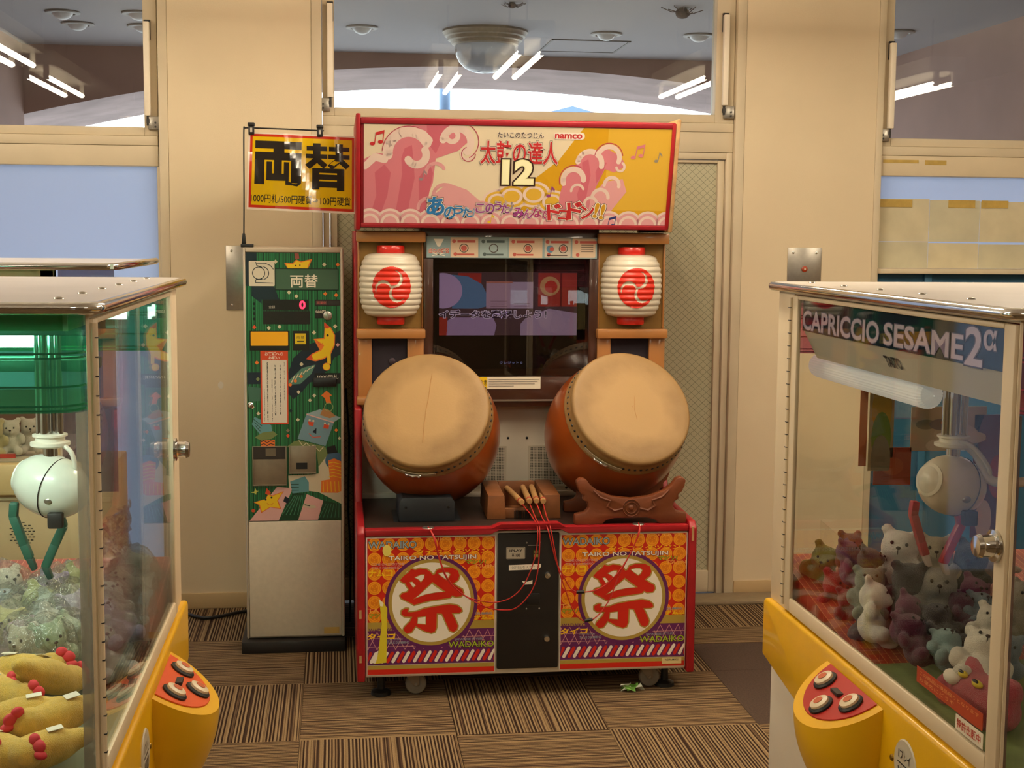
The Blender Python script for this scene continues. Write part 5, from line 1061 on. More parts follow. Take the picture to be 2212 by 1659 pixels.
    # deck plate of the pod
    def pod(u, v, off=0.):   # u along Y (-1..1), v outwards 0..1
        return Vector((Xf + s * (.010 + outd * v), cy + u * hw, .850 - .062 * v + off))
    arcp = [(math.cos(math.pi * i / 20) * .83, math.sin(math.pi * i / 20) * .83) for i in range(21)]
    pp = MB().prism([pod(u, .04 + v * .96, .0006) for u, v in arcp], (0, 0, .0022)).build('button_plate', accent[0], T)
    nrm = (pod(1, 0) - pod(0, 0)).cross(pod(0, 1) - pod(0, 0)).normalized(); nrm = nrm if nrm.z > 0 else -nrm
    for k, (u, v) in enumerate(((.47, .30), (.05 * s, .62), (-.47, .30))):
        c = pod(u, v, .003)
        bt = MB().lathe(c, nrm, [(.0225, 0), (.0225, .003), (.0195, .0055), (.0175, .0055)], 26).build('button', M_rubber, pp, smooth=35)
        MB().lathe(c, nrm, [(.0175, .004), (.017, .0095), (.012, .0115), (.002, .012)], 24).build('button_cap', mat('button_cream', '#d9bf74', .25, coat=.4), bt, smooth=45)
        ar = MB(); q = c + nrm * .0123; uu = Vector((0, 1, 0)); vv = nrm.cross(uu).normalized()
        ar.lathe(q, nrm, [(.0085, 0), (.0085, .0003)], 18); 
        ar.build('button_mark', mat('button_mark_red', '#c0603c', .3), bt)
    a_ = Art(0, 0, 100, 30, pod(.30 * s, .10, .0029) , Vector((0, -.075 * s, 0)), (pod(0, .16) - pod(0, 0)), eps=.0002)
    a_.text('@こわいレ', 0, 0, 100, 30, [(pm('#e8c21e'), .02)], 1); a_.build('plate_print', pp)
    B('plate_window', M_dark, pp, (min(pod(0, .26).x, pod(0, .38).x), max(pod(0, .26).x, pod(0, .38).x), cy - .016, cy + .016, .832, .8375))
    # coin plate and speaker slots
    cpy = cy - .225 if s < 0 else cy - .225
    MB().lathe((Xf + s * .0122, cpy, .79), (s, 0, 0), [(.001, .002), (.040, .002), (.042, 0)], 36, caps=False).build('coin_plate', mat('coin_plate_grey', '#c3bba6', .4), T, smooth=40)
    a_ = Art(0, 0, 100, 100, (Xf + s * .0147, cpy - s * .028, .818), (0, s * .056, 0), (0, 0, -.056), eps=.0003)
    a_.text('1プレイ', 10, 8, 90, 36, [(NV, .01)], 0); a_.rect(5, 46, 95, 50, NV, 0); a_.text('¥100', 10, 62, 90, 96, [(NV, .03)], 0); a_.build('coin_plate_print', T)
    for dy in (-.052, .052): MB().lathe((Xf + s * .012, cpy + dy, .785), (s, 0, 0), [(.006, 0), (.004, .003)], 12).build('screw', mat('brass_screw', '#8a6a2a', .4, .7), T, smooth=50)
    sl = MB()
    for i in range(7):
        for j in range(9):
            if (i - 3) ** 2 / 12 + (j - 4) ** 2 / 18 > 1: continue
            sl.box(*bx(-.0085, -.0072, cy + .10 + j * .0085 + (i % 2) * .004, cy + .1055 + j * .0085 + (i % 2) * .004, .50 + i * .012, .5028 + i * .012))
    sl.build('speaker_slots', M_black, T, kind='stuff')
    # overhead track and lamp inside
    B('gantry', mat('gantry_dark', '#3b3f3e', .5, .4), T, bx(-.62, -.05, 2.22, 2.27, 1.445, 1.475), bevel=.004)
    return T, bx
GREEN = (glass('green_acrylic', '#a2e2c6', .05, haze=.06, hazecol='#6fd0a8'), mat('green_line', '#0f6a48', .4), mat('green_seal', '#3f8f72', .4), glass('bent_corner_grey', '#d8d2ca', .06, haze=.36, hazecol='#b3aaa0'))
PINK = (glass('pink_acrylic', '#eebfcc', .05, haze=.25, hazecol='#d9a8b4'), mat('pink_line', '#b0506a', .4), mat('grey_seal', '#9a9186', .4), glass('bent_corner_rose', '#dcc8c4', .06, haze=.35, hazecol='#b59f98'))
M_br1 = brick_print('red_brick_card', '#9c4a3c', '#83382f', '#c98a70', math.pi / 2); M_br2 = brick_print('orange_brick_card', '#a8452a', '#8f3423', '#d08a55', math.pi / 2)
M_dk1 = mat('deck_grey_green', '#7d8570', .5); M_dk2 = mat('deck_green', '#71804a', .5, noise=.15, scale=12)
CL, bxL = claw_machine(1, -.315, 1.806, 2.843, 1.865, 2.668, 2.385, 'left claw machine with green tinted top and orange button plate', GREEN, (mat('orange_plate', '#d9531a', .35),), (M_br1, M_dk1), True, False)
CR, bxR = claw_machine(-1, .885, 1.700, 2.756, 1.750, 2.588, 2.215, 'right claw machine with cream door and red button plate', PINK, (mat('red_plate', '#a81d14', .35),), (M_br2, M_dk2), False, True)
# ---- name board, valance and lamp covers behind the right door
nb_ = MB().box(*bxR(-.009, -.006, 1.752, 2.586, 1.428, 1.4865)).build('name_board', glass('name_board_film', '#56788f', .03, haze=.45, hazecol='#3f5a72'), CR)
a = Art(300, 200, 1690, 640, (.885 + .0058, 2.586, 1.4865), (0, -.834, 0), (0, 0, -.0585), eps=.0003); 
LT, LE = mat('board_letter', '#b7a3ad', .3, emit=.10), mat('board_letter_edge', '#4a4560', .4)
def sgn_y(y): return 300 + (2.586 - y) / .834 * 1390
for w_, ya, yb, va, vb, q in (('CAPRICCIO', 2.586, 2.205, 345, 610, .05), ('SESAME', 2.182, 1.892, 335, 600, .05), ('2', 1.882, 1.832, 235, 630, .05), ('α', 1.826, 1.790, 240, 440, .05)): a.text(w_, max(305, sgn_y(ya)), va, min(1686, sgn_y(yb)), vb, [(LE, q), (LT, .02)], 0)
a.build('board_lettering', nb_)
vl = MB().prism([(.894, 1.752, 1.428), (.922, 1.752, 1.375), (.926, 1.752, 1.377), (.898, 1.752, 1.43)], (0, .834, 0)).build('valance', mat('valance_white', '#cfcabb', .4), CR)
a = Art(0, 0, 100, 30, (.9013, 2.208, 1.4125), (0, -.065, 0), (.0092, 0, -.0175), eps=.0004); a.text('TAITO', 0, 0, 100, 30, [(NV, .03)], 1); a.build('valance_lettering', vl)
def ribbed(nm, c0, c1, r, m_):
    c0, c1 = Vector(c0), Vector(c1); ax = (c1 - c0).normalized(); L = (c1 - c0).length; prof = []
    n = 60
    for i in range(n + 1):
        t_ = i / n; x = t_ * L; e = min(1., min(x, L - x) / r); rr = r * math.sqrt(max(0, 1 - (1 - e) ** 2)) if e < 1 else r; prof.append((max(rr, .001), x))
    u, v, a3 = MB().frame(ax); m = MB(); N_ = 60; vs = []
    for rr, x in prof:
        for k in range(N_):
            g = 2 * math.pi * k / N_; q = rr * (1 + .018 * (1 if k % 2 else -1)); vs.append(c0 + ax * x + u * (q * math.cos(g)) + v * (q * math.sin(g)))
    m.add(vs, [(i * N_ + k, i * N_ + (k + 1) % N_, (i + 1) * N_ + (k + 1) % N_, (i + 1) * N_ + k) for i in range(n) for k in range(N_)])
    return m.build(nm, m_, CR)
M_rib = mat('ribbed_diffuser', '#dcdad2', .3, emit=.28)
ribbed('lamp_cover', (.962, 2.70, 1.352), (.962, 2.14, 1.352), .024, M_rib); ribbed('lamp_cover', (1.30, 2.05, 1.36), (1.30, 1.80, 1.36), .05, M_rib)
# posters fixed inside the far glass of the right machine
def poster(x0, x1, z0, z1, cols, nm, y=2.712):
    p = MB().box(x0, x1, y, y + .0015, z0, z1).build(nm, pm(cols[0]), CR)
    a_ = Art(0, 0, 100, 100, (x0, y, z1), (x1 - x0, 0, 0), (0, 0, z0 - z1)); rnd = random.Random(int(x0 * 1000))
    for k, (cx, cy, r, c) in enumerate(cols[1]): a_.circ(cx, cy, r, pm(c), k * .3, n=20, ry=r * .8)
    a_.build('poster_print', p); return p
poster(1.172, 1.335, 1.17, 1.262, ('#d6cbb4', [(20, 40, 14, '#a49c8c'), (60, 62, 30, '#e3d8c4'), (40, 40, 16, '#7d7488'), (48, 36, 9, '#d06a34'), (55, 70, 12, '#d0406c'), (85, 70, 16, '#e8dcc8'), (40, 88, 20, '#efe6d4')]), 'toy_poster')
poster(1.31, 1.40, .985, 1.245, ('#5c2238', [(40, 20, 30, '#7d4a5a'), (60, 50, 22, '#a83a30'), (30, 85, 20, '#cfc4b2')]), 'plum_poster')
poster(1.082, 1.135, 1.13, 1.30, ('#b7a878', [(50, 25, 40, '#c9a235'), (50, 60, 40, '#7f9a3a'), (50, 88, 40, '#8a8468')]), 'sunflower_poster')
poster(1.095, 1.175, 1.10, 1.178, ('#a8472c', [(50, 50, 30, '#b85a34')]), 'red_card')
B('orange_strip', pm('#b8552a'), CR, (1.062, 1.078, 2.712, 2.7135, 1.14, 1.31))
for (u0, v0), (u1, v1) in (((.93, 2.56), (1.02, 2.20)), ((1.02, 2.20), (1.25, 2.16))):   # clear baffles round the chute
    MB().prism([(u0, v0, .86), (u1, v1, .86), (u1, v1, .955), (u0, v0, 1.06 if v0 > 2.5 else .955)], (.002, .002, 0)).build('clear_baffle', M_clear, CR)
a = Art(0, 0, 100, 30, (.8801, 1.84, .945), (0, -.085, 0), (0, 0, -.022), eps=.0003)
stk = MB().box(.8795, .8803, 1.755, 1.84, .906, .928).build('notice_sticker', pm('#e6dac2'), CR); a = Art(0, 0, 100, 30, (.8795, 1.838, .926), (0, -.08, 0), (0, 0, -.018), eps=.0003); a.text('特許出願中', 4, 4, 96, 26, [(pm('#b8382a'), .02)], 0); a.build('sticker_print', stk)
st2 = MB().box(.8806, .8812, 1.76, 1.98, .930, .955).build('red_notice', pm('#a83a1c'), CR)
a = Art(0, 0, 100, 20, (.8806, 1.975, .953), (0, -.21, 0), (0, 0, -.021), eps=.0003); a.text('この商品は現品限りとなります', 3, 2, 97, 8, [(pm('#e0a060'), 0)], 0); a.text('お早めにどうぞ', 3, 11, 60, 17, [(pm('#e0a060'), 0)], 0); a.build('red_notice_print', st2)
# lamp inside the left machine
lt = MB().cyl((-.50, 2.02, 1.452), (-.86, 2.02, 1.452), .012, n=12).build('inner_tube_lamp', mat('inner_tube', '#eafff4', .4, emit=75.), CL, smooth=40)
lt = MB().cyl((-.47, 2.42, 1.425), (-.86, 2.42, 1.425), .014, n=12).build('inner_tube_lamp', MATS['inner_tube'], CL, smooth=40)
B('lamp_tray', mat('lamp_tray_dark', '#1f3f36', .5), CL, (-.88, -.40, 2.36, 2.44, 1.375, 1.395), bevel=.004)
# ---- claws
def claw(T, c, s, body_m, arm_m, arm2, label):
    c = Vector(c); top = 1.45
    cl = MB()
    for dx, dy, r in ((-.0165, 0, .0058), (-.006, -.008, .0075), (.006, .006, .0065), (.0165, -.003, .0058), (0, .012, .006)): cl.cyl((c.x + dx, c.y + dy, c.z + .078), (c.x + dx, c.y + dy, top), r, n=12)
    p = cl.build('claw_carriage', M_chrome, T, smooth=40)
    MB().lathe((c.x, c.y, c.z + .066), (0, 0, 1), [(.026, 0), (.032, .003), (.032, .008), (.024, .010), (.024, .016), (.028, .018), (.028, .021), (.012, .022)], 28).build('claw_collar', M_white, p, smooth=35)
    MB().cyl((c.x, c.y, c.z + .03), (c.x, c.y, c.z + .07), .012, n=16).build('claw_stem', M_chrome, p, smooth=40)
    rot = Matrix.Rotation(math.radians(24 * s), 3, 'Z') @ Matrix.Rotation(math.radians(14), 3, 'Y')
    MB().ell(c, (.068, .050, .052), rot, 36, 20).build('claw_body', body_m, p, smooth=80)
    ax = rot @ Vector((1, 0, 0)); 
    MB().lathe(c + ax * .010, ax, [(.0508, 0), (.0522, .0008), (.0508, .0018)], 40, caps=False).build('body_seam', M_dark, p, smooth=60)
    MB().lathe(c - ax * .054, -ax, [(.0275, 0), (.0285, .0045), (.024, .0065), (.001, .0075)], 32).build('body_cap', body_m, p, smooth=50)
    MB().ell(c + Vector((.005, -.0485, -.016)), (.008, .004, .006), None, 14, 8).build('body_screw', M_steel, p, smooth=60)
    for k, pts in enumerate((((-.062, -.03), (-.064, -.052), (-.048, -.100), (-.040, -.122)), ((.012, -.045), (.018, -.068), (.004, -.098), (-.012, -.135)))):
        m = MB(); P = [Vector((c.x + x, c.y - .012 * k, c.z + z)) for x, z in pts]; wd = .0095
        for q1, q2 in zip(P, P[1:]):
            d = (q2 - q1).normalized(); nn = Vector((d.z, 0, -d.x)) * wd * .75; e = d * .002
            m.prism([q1 - nn - e, q1 + nn - e, q2 + nn + e, q2 - nn + e], (0, .016, 0))
        m.build('claw_arm', arm_m, p, bevel=.003)
        MB().prism([P[-1] + Vector((-.006, 0, 0)), P[-1] + Vector((.006, 0, 0)), P[-1] + Vector((.012, 0, -.02)), P[-1] + Vector((.004, 0, -.022))], (0, .016, 0)).build('claw_tip', arm2, p, bevel=.002)
    B('arm_bracket', M_dark, p, (c.x + .002, c.x + .026, c.y - .052, c.y - .034, c.z - .062, c.z - .036), bevel=.003)
    return p
M_cwh = mat('claw_body_white', '#e2d9c6', .28, coat=.4)
cR = claw(CR, (1.050, 2.25, 1.184), 1, M_cwh, mat('claw_arm_crimson', '#a5182c', .35, coat=.3), mat('claw_tip_clear', '#b8a8a0', .25), '')
MB().tube(spline([(1.058, 2.24, 1.262), (1.085, 2.235, 1.24), (1.105, 2.23, 1.20), (1.13, 2.225, 1.192), (1.17, 2.22, 1.193)]), .0085, n=10).build('air_hose', mat('hose_white', '#d9d4c6', .35), CR, smooth=60)
MB().tube(spline([(1.03, 2.24, 1.27), (1.07, 2.22, 1.255), (1.10, 2.22, 1.22), (1.108, 2.23, 1.20)]), .004, n=8).build('air_hose', MATS['hose_white'], CR, smooth=60)
cLm = claw(CL, (-.472, 2.35, 1.186), -1, mat('claw_body_green_white', '#e2e6da', .28, coat=.4), mat('claw_arm_green', '#2f5f50', .4), mat('claw_tip_green', '#2b4a40', .4), '')
MB().tube(spline([(-.458, 2.34, 1.26), (-.435, 2.33, 1.245), (-.43, 2.33, 1.21), (-.45, 2.33, 1.19)]), .004, n=8).build('air_hose', MATS['hose_white'], CL, smooth=60)
full_size(CL); full_size(CR)
# ================================================================== plush toys
def remesh(mb, name, vox):
    me = mb.mesh(name); o = bpy.data.objects.new(name, me); COL.objects.link(o)
    md = o.modifiers.new('r', 'REMESH'); md.mode = 'VOXEL'; md.voxel_size = vox
    sm_ = o.modifiers.new('s', 'SMOOTH'); sm_.factor = .6; sm_.iterations = 4
    out = bpy.data.meshes.new_from_object(o.evaluated_get(bpy.context.evaluated_depsgraph_get()))
    bpy.data.objects.remove(o); bpy.data.meshes.remove(me); out.name = name
    out.polygons.foreach_set('use_smooth', [True] * len(out.polygons)); return out
def fur(name, c, sc=1.):
    if not isinstance(c, str): return mat('pale_plush_%d_%d_%d' % c, c, .9, noise=.10, scale=90, bump=.7, bscale=700, sheen=.35, spec=.2)
    return mat('plush_' + c.lstrip('#'), c, .9, noise=.10, scale=90, bump=.7, bscale=700, sheen=.35, spec=.2)
def E(mb, c, r): return mb.ell(c, r, None, 14, 9)
bear = MB()
for c, r in (((0, 0, -.012), (.026, .022, .027)), ((0, -.003, .030), (.027, .024, .024)), ((0, -.022, .024), (.012, .010, .009)), ((-.021, 0, .052), (.0095, .006, .0095)), ((.021, 0, .052), (.0095, .006, .0095)),
             ((-.03, -.008, .000), (.011, .011, .016)), ((.03, -.008, .000), (.011, .011, .016)), ((-.02, -.02, -.032), (.0125, .017, .0125)), ((.02, -.02, -.032), (.0125, .017, .0125))): E(bear, c, r)
ME_bear = remesh(bear, 'plush_body', .0042)
def small(nm, parts): 
    m = MB()
    for c, r in parts: E(m, c, r)
    return m.mesh(nm, smooth=80)
ME_eyes = small('eyes', (((-.010, -.0262, .034), (.0024, .0016, .0026)), ((.010, -.0262, .034), (.0024, .0016, .0026))))
ME_nose = small('nose', (((0, -.0318, .0275), (.0034, .0018, .0024)),))
ME_muz = small('muzzle_stitch', (((0, -.0322, .0215), (.0007, .0008, .004)),))
ME_eyes.materials.append(M_black); ME_nose.materials.append(mat('plush_nose', '#2a1d1a', .4)); ME_muz.materials.append(mat('plush_nose', '#2a1d1a', .4))
ME_tag = MB().box(.018, .0188, -.03, -.012, -.03, -.018).mesh('cloth_tag'); ME_tag.materials.append(pm('#e6dfd0'))
bag = MB(); bag.ell((0, 0, .006), (.047, .043, .06), None, 14, 10); rb_ = random.Random(3)
bag.v = [tuple(q * (1 + rb_.uniform(-.08, .10)) for q in p) for p in bag.v]
ME_bag = bag.mesh('plastic_bag'); ME_bag.materials.append(glass('crinkly_bag', '#f2f3f0', .10, rough=.06, bump=1., bscale=55, haze=.10, hazecol='#e6e6e0'))
def slot(o, m):
    o.material_slots[0].link = 'OBJECT'; o.material_slots[0].material = m
ME_bear.materials.append(fur('x', '#cfc6b4'))
def plush(loc, rot, sc, c, label, group, bagged=False, tagd=False, face=True, inm=True):
    if inm: loc = inside(loc); sc *= KS
    t = thing('plush_toy', loc, label, 'plush toy', group); t.rotation_euler = rot; t.scale = (sc, sc, sc)
    o = link('plush_body', ME_bear, None, t, local=True); slot(o, fur('x', c))
    if face:
        link('eyes', ME_eyes, None, t, local=True); link('nose', ME_nose, None, t, local=True); link('muzzle_stitch', ME_muz, None, t, local=True)
    if tagd: link('cloth_tag', ME_tag, None, t, local=True)
    if bagged: link('plastic_bag', ME_bag, None, t, local=True)
    return t
rr = math.radians
for (x, y, z), (a_, b_, c_), sc, c, lb in (
    ((.952, 2.611, .945), (0, .3, -.6), 1.05, '#a7a34a', 'yellow green plush by the hinge side of the right machine'),
    ((.962, 2.486, .985), (-.3, .2, .9), .95, '#7d4468', 'plum dinosaur coloured plush at the back left of the right machine'),
    ((.992, 2.437, .980), (-.4, 0, 1.2), 1.0, '#3a3a44', 'charcoal plush lying at the back between plum and white plush'),
    ((1.040, 2.446, .990), (-.25, .1, -.5), 1.35, '#e9e4da', 'large white plush bear at the back under the oval tag'),
    ((1.110, 2.432, .985), (-.3, 0, -.4), 1.25, '#b7ad94', 'khaki grey plush bear right of the large white bear'),
    ((1.160, 2.409, .980), (-.2, .2, -.6), 1.2, '#16261f', 'dark green black plush beside the khaki bear'),
    ((1.222, 2.462, .985), (1.3, .4, .3), 1.1, '#d8cdb8', 'cream plush with its paws up in the back right corner'),
    ((1.168, 2.346, .962), (1.2, .3, .8), 1.1, '#cf8f7c', 'salmon pink plush lying face down at the right'),
    ((1.015, 2.329, .965), (-.1, 0, 2.9), 1.2, '#1d1820', 'black plush cat in navy trousers turned away, middle of the pile'),
    ((.958, 2.369, .955), (-.5, 0, -.3), 1.05, '#7f8778', 'grey green plush bear lying on its back behind the white one'),
    ((.950, 2.335, .930), (-.2, .5, .8), 1.2, '#efe9df', 'small white plush cat reaching left in front of the grey green bear'),
    ((1.058, 2.304, .955), (-.25, 0, -.35), 1.3, '#8f8b82', 'grey plush bear in the middle of the right machine pile'),
    ((.978, 2.259, .938), (-.3, .6, .4), 1.0, '#6a1f45', 'magenta plush dog in front of the black cat'),
    ((1.122, 2.318, .950), (-.6, .5, -.3), 1.05, '#6c1a4e', 'purple plush right of the grey bear'),
    ((.950, 2.521, .905), (-.2, .2, .2), 1.15, '#b02a22', 'red plush behind the clear baffle at the left of the pile'),
    ((.950, 2.627, .905), (-.2, .2, .3), .9, '#c79aa0', 'pale pink plush pressed to the far left of the door glass'),
    ((1.118, 2.259, .945), (-.9, .3, -.2), .95, '#6f7f88', 'blue grey plush at the right of the pile below the purple one'),
    ((.958, 2.163, .930), (-.8, .2, .3), 1.05, '#5e1538', 'dark magenta plush in front against the baffle'),
    ((.996, 2.122, .925), (-1.1, .2, -.2), .95, '#8ba6a4', 'pale teal plush at the front of the pile'),
    ((1.090, 2.175, .940), (-.4, .2, -.5), .95, '#e6dccb', 'white plush bear near the lock knob'),
    ((1.010, 2.036, .930), (-.9, .2, -.5), 1.25, '#e2d8c6', 'white plush lying by the chute near the door edge'),
    ((.948, 2.371, .892), (-.2, 1.2, .4), .95, '#4a3a34', 'brown striped plush under the small white cat'),
    ((.950, 2.442, .905), (-.4, .1, .1), .9, '#8f2420', 'dull red plush between the red and the grey green ones'),
    ((1.088, 2.262, .945), (-.7, .4, .4), .9, '#4d1234', 'dark wine plush below the grey bear right arm'),
    ((1.000, 2.58, .975), (-.2, .1, .3), 1.0, '#a45a3a', 'brown orange plush at the far back on the brick card'),
    ((1.030, 2.217, .935), (-.9, .1, .2), 1.0, '#2b2427', 'black plush under the grey bear'),
    ((1.20, 2.26, .945), (-.3, .1, -.4), 1.15, '#9a8f7c', 'taupe plush deep at the right behind the door frame'),
    ((1.07, 2.09, .915), (-.3, .3, -.4), 1.0, '#77858c', 'slate plush low beside the chute')):
    plush((x, y, z), (a_, b_, c_), sc, c, lb, 'plush in the right claw machine', tagd=(sc > 1.1))
def oval_tag():
    T = thing('oval_tag', (1.149, 2.60, ZB), 'white oval paper tag standing behind the large white bear', 'tag')
    m = MB().prism([(1.149 + .021 * math.cos(g * .3927), 2.60, .975 + .011 * math.sin(g * .3927)) for g in range(16)], (0, .001, 0)); o = m.build('card', pm('#e0d8c6'), T)
    a_ = Art(0, 0, 100, 40, (1.139, 2.60, .979), (.02, 0, 0), (0, 0, -.007), eps=.0003); a_.text('非売品', 5, 5, 95, 35, [(NV, .0)], 0); a_.build('tag_print', o); full_size(T)
oval_tag()
# flat red cat cushion leaning in the chute
t = thing('cat_cushion', (.975, 1.974, ZB), 'pinkish red cat cushion with yellow eyes in the chute of the right machine', 'plush toy')
cm = MB(); rot = Matrix.Rotation(.5, 3, 'Y')
for c, r in (((0, 0, 0), (.045, .085, .04)), ((.01, .065, .03), (.02, .03, .022)), ((.01, -.06, .035), (.02, .022, .022)), ((-.01, .09, -.01), (.03, .03, .03))): cm.ell(Vector((.985, 1.965, .898)) + Vector(c), r, None, 16, 10)
me_ = remesh(cm, 'cushion_body', .006); link('cushion_body', me_, fur('x', '#b2404a'), t)
for yy in (1.995, 1.945):
    e_ = MB().ell((.962, yy, .934), (.008, .012, .006), rot, 16, 8).build('eye', mat('cat_eye_yellow', '#dcc23a', .4), t, smooth=80)
    MB().ell((.9585, yy, .9385), (.0035, .009, .003), rot, 12, 8).build('pupil', M_black, e_, smooth=80)
MB().ell((.952, 2.01, .925), (.012, .020, .012), rot, 16, 8).build('mouth', mat('cat_mouth', '#e2d6c4', .6), t, smooth=80); full_size(t)
plush((1.0, 2.075, .895), (.2, .2, .5), 1.0, '#c8742e', 'orange plush half under the red cat cushion', 'plush in the right claw machine', face=False)
cols = ['#d9cdb4', '#8f76a8', '#b4b95c', '#8a97a6', '#bfc06a', '#cfc0a2', '#c3c489', '#b9c9b4', '#cdbf62', '#c9c6b4', '#cf9fb0', '#8fae7a', '#a6b08a', '#a898b4', '#a7a39a', '#9f86a6', '#b3b0a8', '#a59c94', '#9aa6a8', '#8b99a4', '#b0aca0', '#d6d0c4', '#9c8f7c', '#c7b996']
nms = ['cream and orange', 'lilac', 'lime', 'blue grey', 'yellow green', 'beige', 'pale green', 'mint', 'mustard', 'ivory', 'pink', 'leaf green', 'sage', 'pale lilac', 'stone grey', 'dusty purple', 'light grey', 'taupe', 'grey blue', 'steel blue', 'putty', 'off white', 'tan', 'sand']
locs = [(-.563, 2.426, .975), (-.497, 2.406, .97), (-.467, 2.436, .975), (-.56, 2.372, .96), (-.514, 2.362, .962), (-.532, 2.319, .955), (-.468, 2.367, .96), (-.483, 2.316, .955), (-.541, 2.275, .945), (-.483, 2.275, .945), (-.506, 2.234, .94), (-.45, 2.204, .94), (-.432, 2.26, .94), (-.444, 2.324, .955), (-.386, 2.377, .965), (-.378, 2.338, .945), (-.378, 2.60, .925), (-.378, 2.70, .925), (-.378, 2.383, .905), (-.378, 2.544, .905), (-.39, 2.655, .945), (-.378, 2.30, .905), (-.40, 2.45, .97), (-.484, 2.196, .94)]
where = ['far left by the brick card', 'at the back middle of the left pile', 'at the back beside the glass corner', 'against the left frame edge, second row', 'in the second row of the left pile', 'in the third row of the left pile', 'beside the corner post, second row', 'in the centre of the left pile', 'at the left frame edge above the chickens', 'just above the chicken plush', 'directly behind the first chicken plush', 'beside the corner post above the chickens', 'near the rounded corner, lower row', 'near the rounded corner, middle row', 'behind the door glass near the post', 'behind the door glass, second from the post', 'behind the far half of the door glass', 'at the far end of the door glass', 'low behind the door glass near the post', 'low in the middle of the door glass', 'high at the far end of the door glass', 'lowest behind the door glass near the post', 'high behind the door glass beside the crinkled reflection', 'between the chickens and the pile']
def pale(c): return tuple(int(int(c[i:i + 2], 16) * .75 + 64) for i in (1, 3, 5))
rnd = random.Random(11)
for p, c, nme, wh in zip(locs, cols, nms, where):
    plush(p, (rnd.uniform(-.9, .2), rnd.uniform(-.5, .5), rnd.uniform(-.8, .8)), rnd.uniform(.95, 1.15), pale(c), nme + ' plush in a clear bag ' + wh, 'bagged plush in the left claw machine', bagged=True)
# added film sheet imitating a crinkled reflection behind the left door glass
fm = MB(); rb_ = random.Random(8); nx, nz = 14, 12; V = []
for i in range(nx + 1):
    for j in range(nz + 1): V.append((-.40 + rb_.uniform(-.012, .012), 2.40 + .30 * i / nx, .985 + .115 * j / nz + rb_.uniform(-.004, .004)))
fm.add(V, [(i * (nz + 1) + j, (i + 1) * (nz + 1) + j, (i + 1) * (nz + 1) + j + 1, i * (nz + 1) + j + 1) for i in range(nx) for j in range(nz)])
t = thing('crinkle_reflection', (-.40, 2.55, ZB), 'crinkled reflection above the bagged plush in the left machine, made as clear film', 'film'); fm.build('film', glass('crinkle_reflection_film', '#f4f1ee', .16, rough=.08, bump=.6, bscale=70), t); full_size(t)
# yellow chicken plush
ck = MB()
for c, r in (((0, 0, 0), (.026, .055, .025)), ((0, -.042, .006), (.021, .026, .021)), ((0, .045, .002), (.016, .03, .014))): E(ck, c, r)
ME_ck = remesh(ck, 'chicken_body', .005); ME_ck.materials.append(fur('x', '#efc456'))
ME_comb = small('comb', (((0, -.066, .020), (.006, .010, .009)), ((0, -.056, .027), (.006, .009, .008)), ((0, -.07, .010), (.007, .010, .006)))); ME_comb.materials.append(mat('comb_red', '#c8323a', .7))
ME_ct = MB().box(-.006, .006, .01, .03, .0245, .0255).mesh('cloth_tag'); ME_ct.materials.append(pm('#e9e0cc'))
for (p, r, lb) in (((-.478, 2.135, .940), (0, .1, 1.45), 'topmost yellow chicken plush, red comb to the right'), ((-.49, 2.055, .930), (.1, 0, 1.0), 'yellow chicken plush at the left frame edge below the topmost one'), ((-.428, 2.085, .945), (.5, .2, 2.6), 'yellow chicken plush with its tail raised by the corner post'),
                   ((-.445, 1.965, .928), (.1, .1, -1.3), 'long yellow chicken plush across the middle, comb at the left'), ((-.392, 1.955, .928), (.1, .2, -.9), 'yellow chicken plush by the corner post, red comb in the middle'), ((-.452, 1.885, .905), (0, .2, .9), 'lowest yellow chicken plush at the left frame edge'),
                   ((-.402, 1.888, .905), (.1, .1, -1.1), 'lowest yellow chicken plush near the corner post'), ((-.52, 2.11, .925), (0, .3, .6), 'yellow chicken plush half hidden behind the topmost one')):
    t = thing('plush_chicken', inside(p), lb, 'plush toy', 'yellow chicken plush'); t.rotation_euler = r; t.scale = (1.05 * KS,) * 3
    link('chicken_body', ME_ck, None, t, local=True); link('comb', ME_comb, None, t, local=True); link('cloth_tag', ME_ct, None, t, local=True)
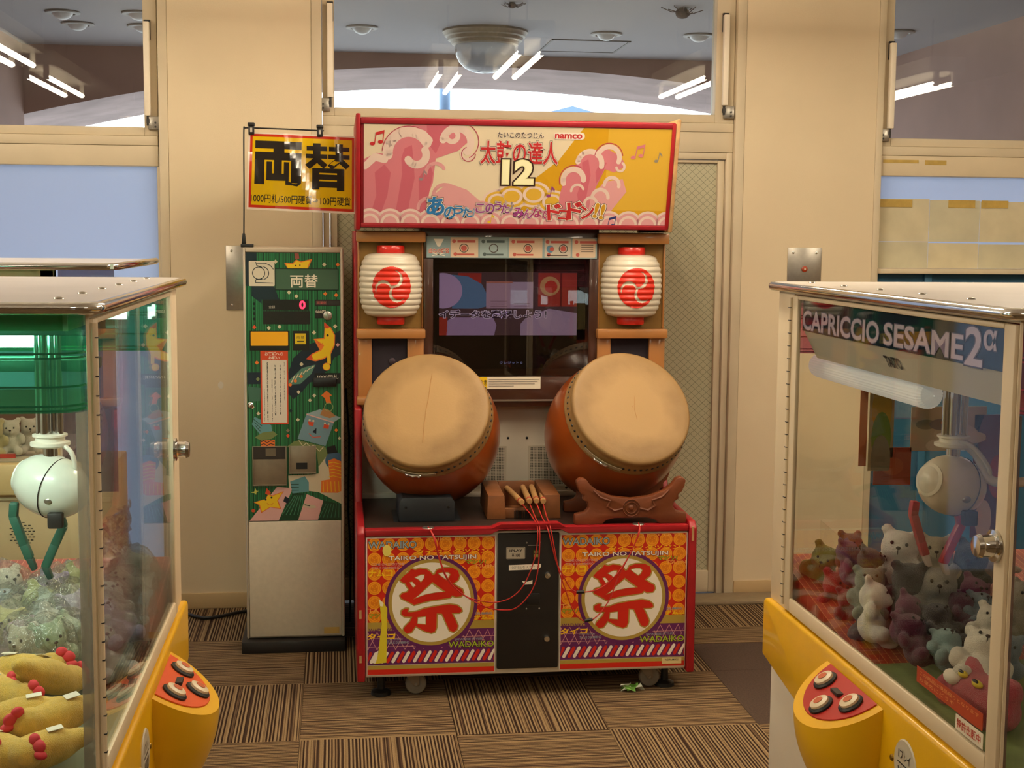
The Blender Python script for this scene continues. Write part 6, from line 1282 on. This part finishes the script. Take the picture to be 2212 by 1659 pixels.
# ================================================================== cream prize machine further back on the left
PM = thing('prize_machine', (-1.12, 4.4, 0), 'cream prize machine with chrome roof standing behind the left claw machine', 'prize machine')
M_cr = mat('cream_cabinet', '#cdb891', .5, noise=.04, scale=6)
xR = -.70; yF = 4.02
MB().box(-1.62, xR - .02, yF + .02, 4.85, .03, .86).build('base_cabinet', M_cr, PM, bevel=.005)
MB().box(-1.6, xR - .04, yF + .04, 4.83, 0, .03).build('plinth', M_black, PM)
MB().box(-1.62, xR - .02, yF, yF + .03, .66, .845).build('speaker_panel', M_cr, PM, bevel=.003)
MB().box(-1.62, xR - .025, yF - .02, yF + .02, .865, .955).build('front_rail', mat('cream_rail', '#d8bf8a', .45), PM, bevel=.008)
sg = MB()
for i in range(9):
    for j in range(6):
        if (i - 4) ** 2 / 20 + (j - 2.5) ** 2 / 8 > 1: continue
        sg.box(-.925 + j * .0115 + (i % 2) * .005, -.918 + j * .0115 + (i % 2) * .005, yF - .0012, yF, .715 + i * .0085, .7175 + i * .0085)
sg.build('speaker_slots', M_black, PM, kind='stuff')
MB().box(-1.62, -.62, yF - .02, 4.87, 1.503, 1.517).build('roof_panel', M_roof, PM)
MB().tube([(-1.63, yF - .02, 1.51), (-.64, yF - .02, 1.51), (-.616, yF, 1.51), (-.613, 4.86, 1.51)], .011, n=10).build('roof_edge', M_chrome, PM, smooth=50)
MB().box(-.825, -.785, yF, yF + .03, .955, 1.50).box(-1.62, -.785, yF, yF + .03, 1.455, 1.50).build('front_frame', M_cr, PM, bevel=.003)
B('front_pane', M_clear, PM, (-1.62, -.825, yF + .012, yF + .016, .955, 1.455))
B('side_pane', glass('grey_acrylic', '#cfc8d4', .05, haze=.3, hazecol='#b9b2bd'), PM, (-.784, -.63, yF + .05, yF + .054, .86, 1.50))
B('rear_panel', mat('prize_rear', '#7d5a4c', .6, noise=.1, scale=5), PM, (-1.62, -.79, 4.6, 4.61, .86, 1.10))
B('shelf', mat('prize_shelf', '#c9bda6', .5), PM, (-1.62, -.80, yF + .03, 4.6, .945, .955))
B('red_notice', pm('#b23a2c'), PM, (-1.05, -.905, yF + .006, yF + .0115, .968, .980))
for k, (x, c, w_) in enumerate(((-.985, '#d2bf84', 'tan plush at the left of the shelf in the cream prize machine'), (-.945, '#e2d6c0', 'white plush in the middle of the cream prize machine shelf'), (-.895, '#dccbb8', 'pinkish white plush at the right of the cream prize machine shelf'))):
    plush((x, 4.12 + .03 * k, 1.005), (0, 0, .2), 1.05, c, w_, 'plush in the cream prize machine', inm=False)
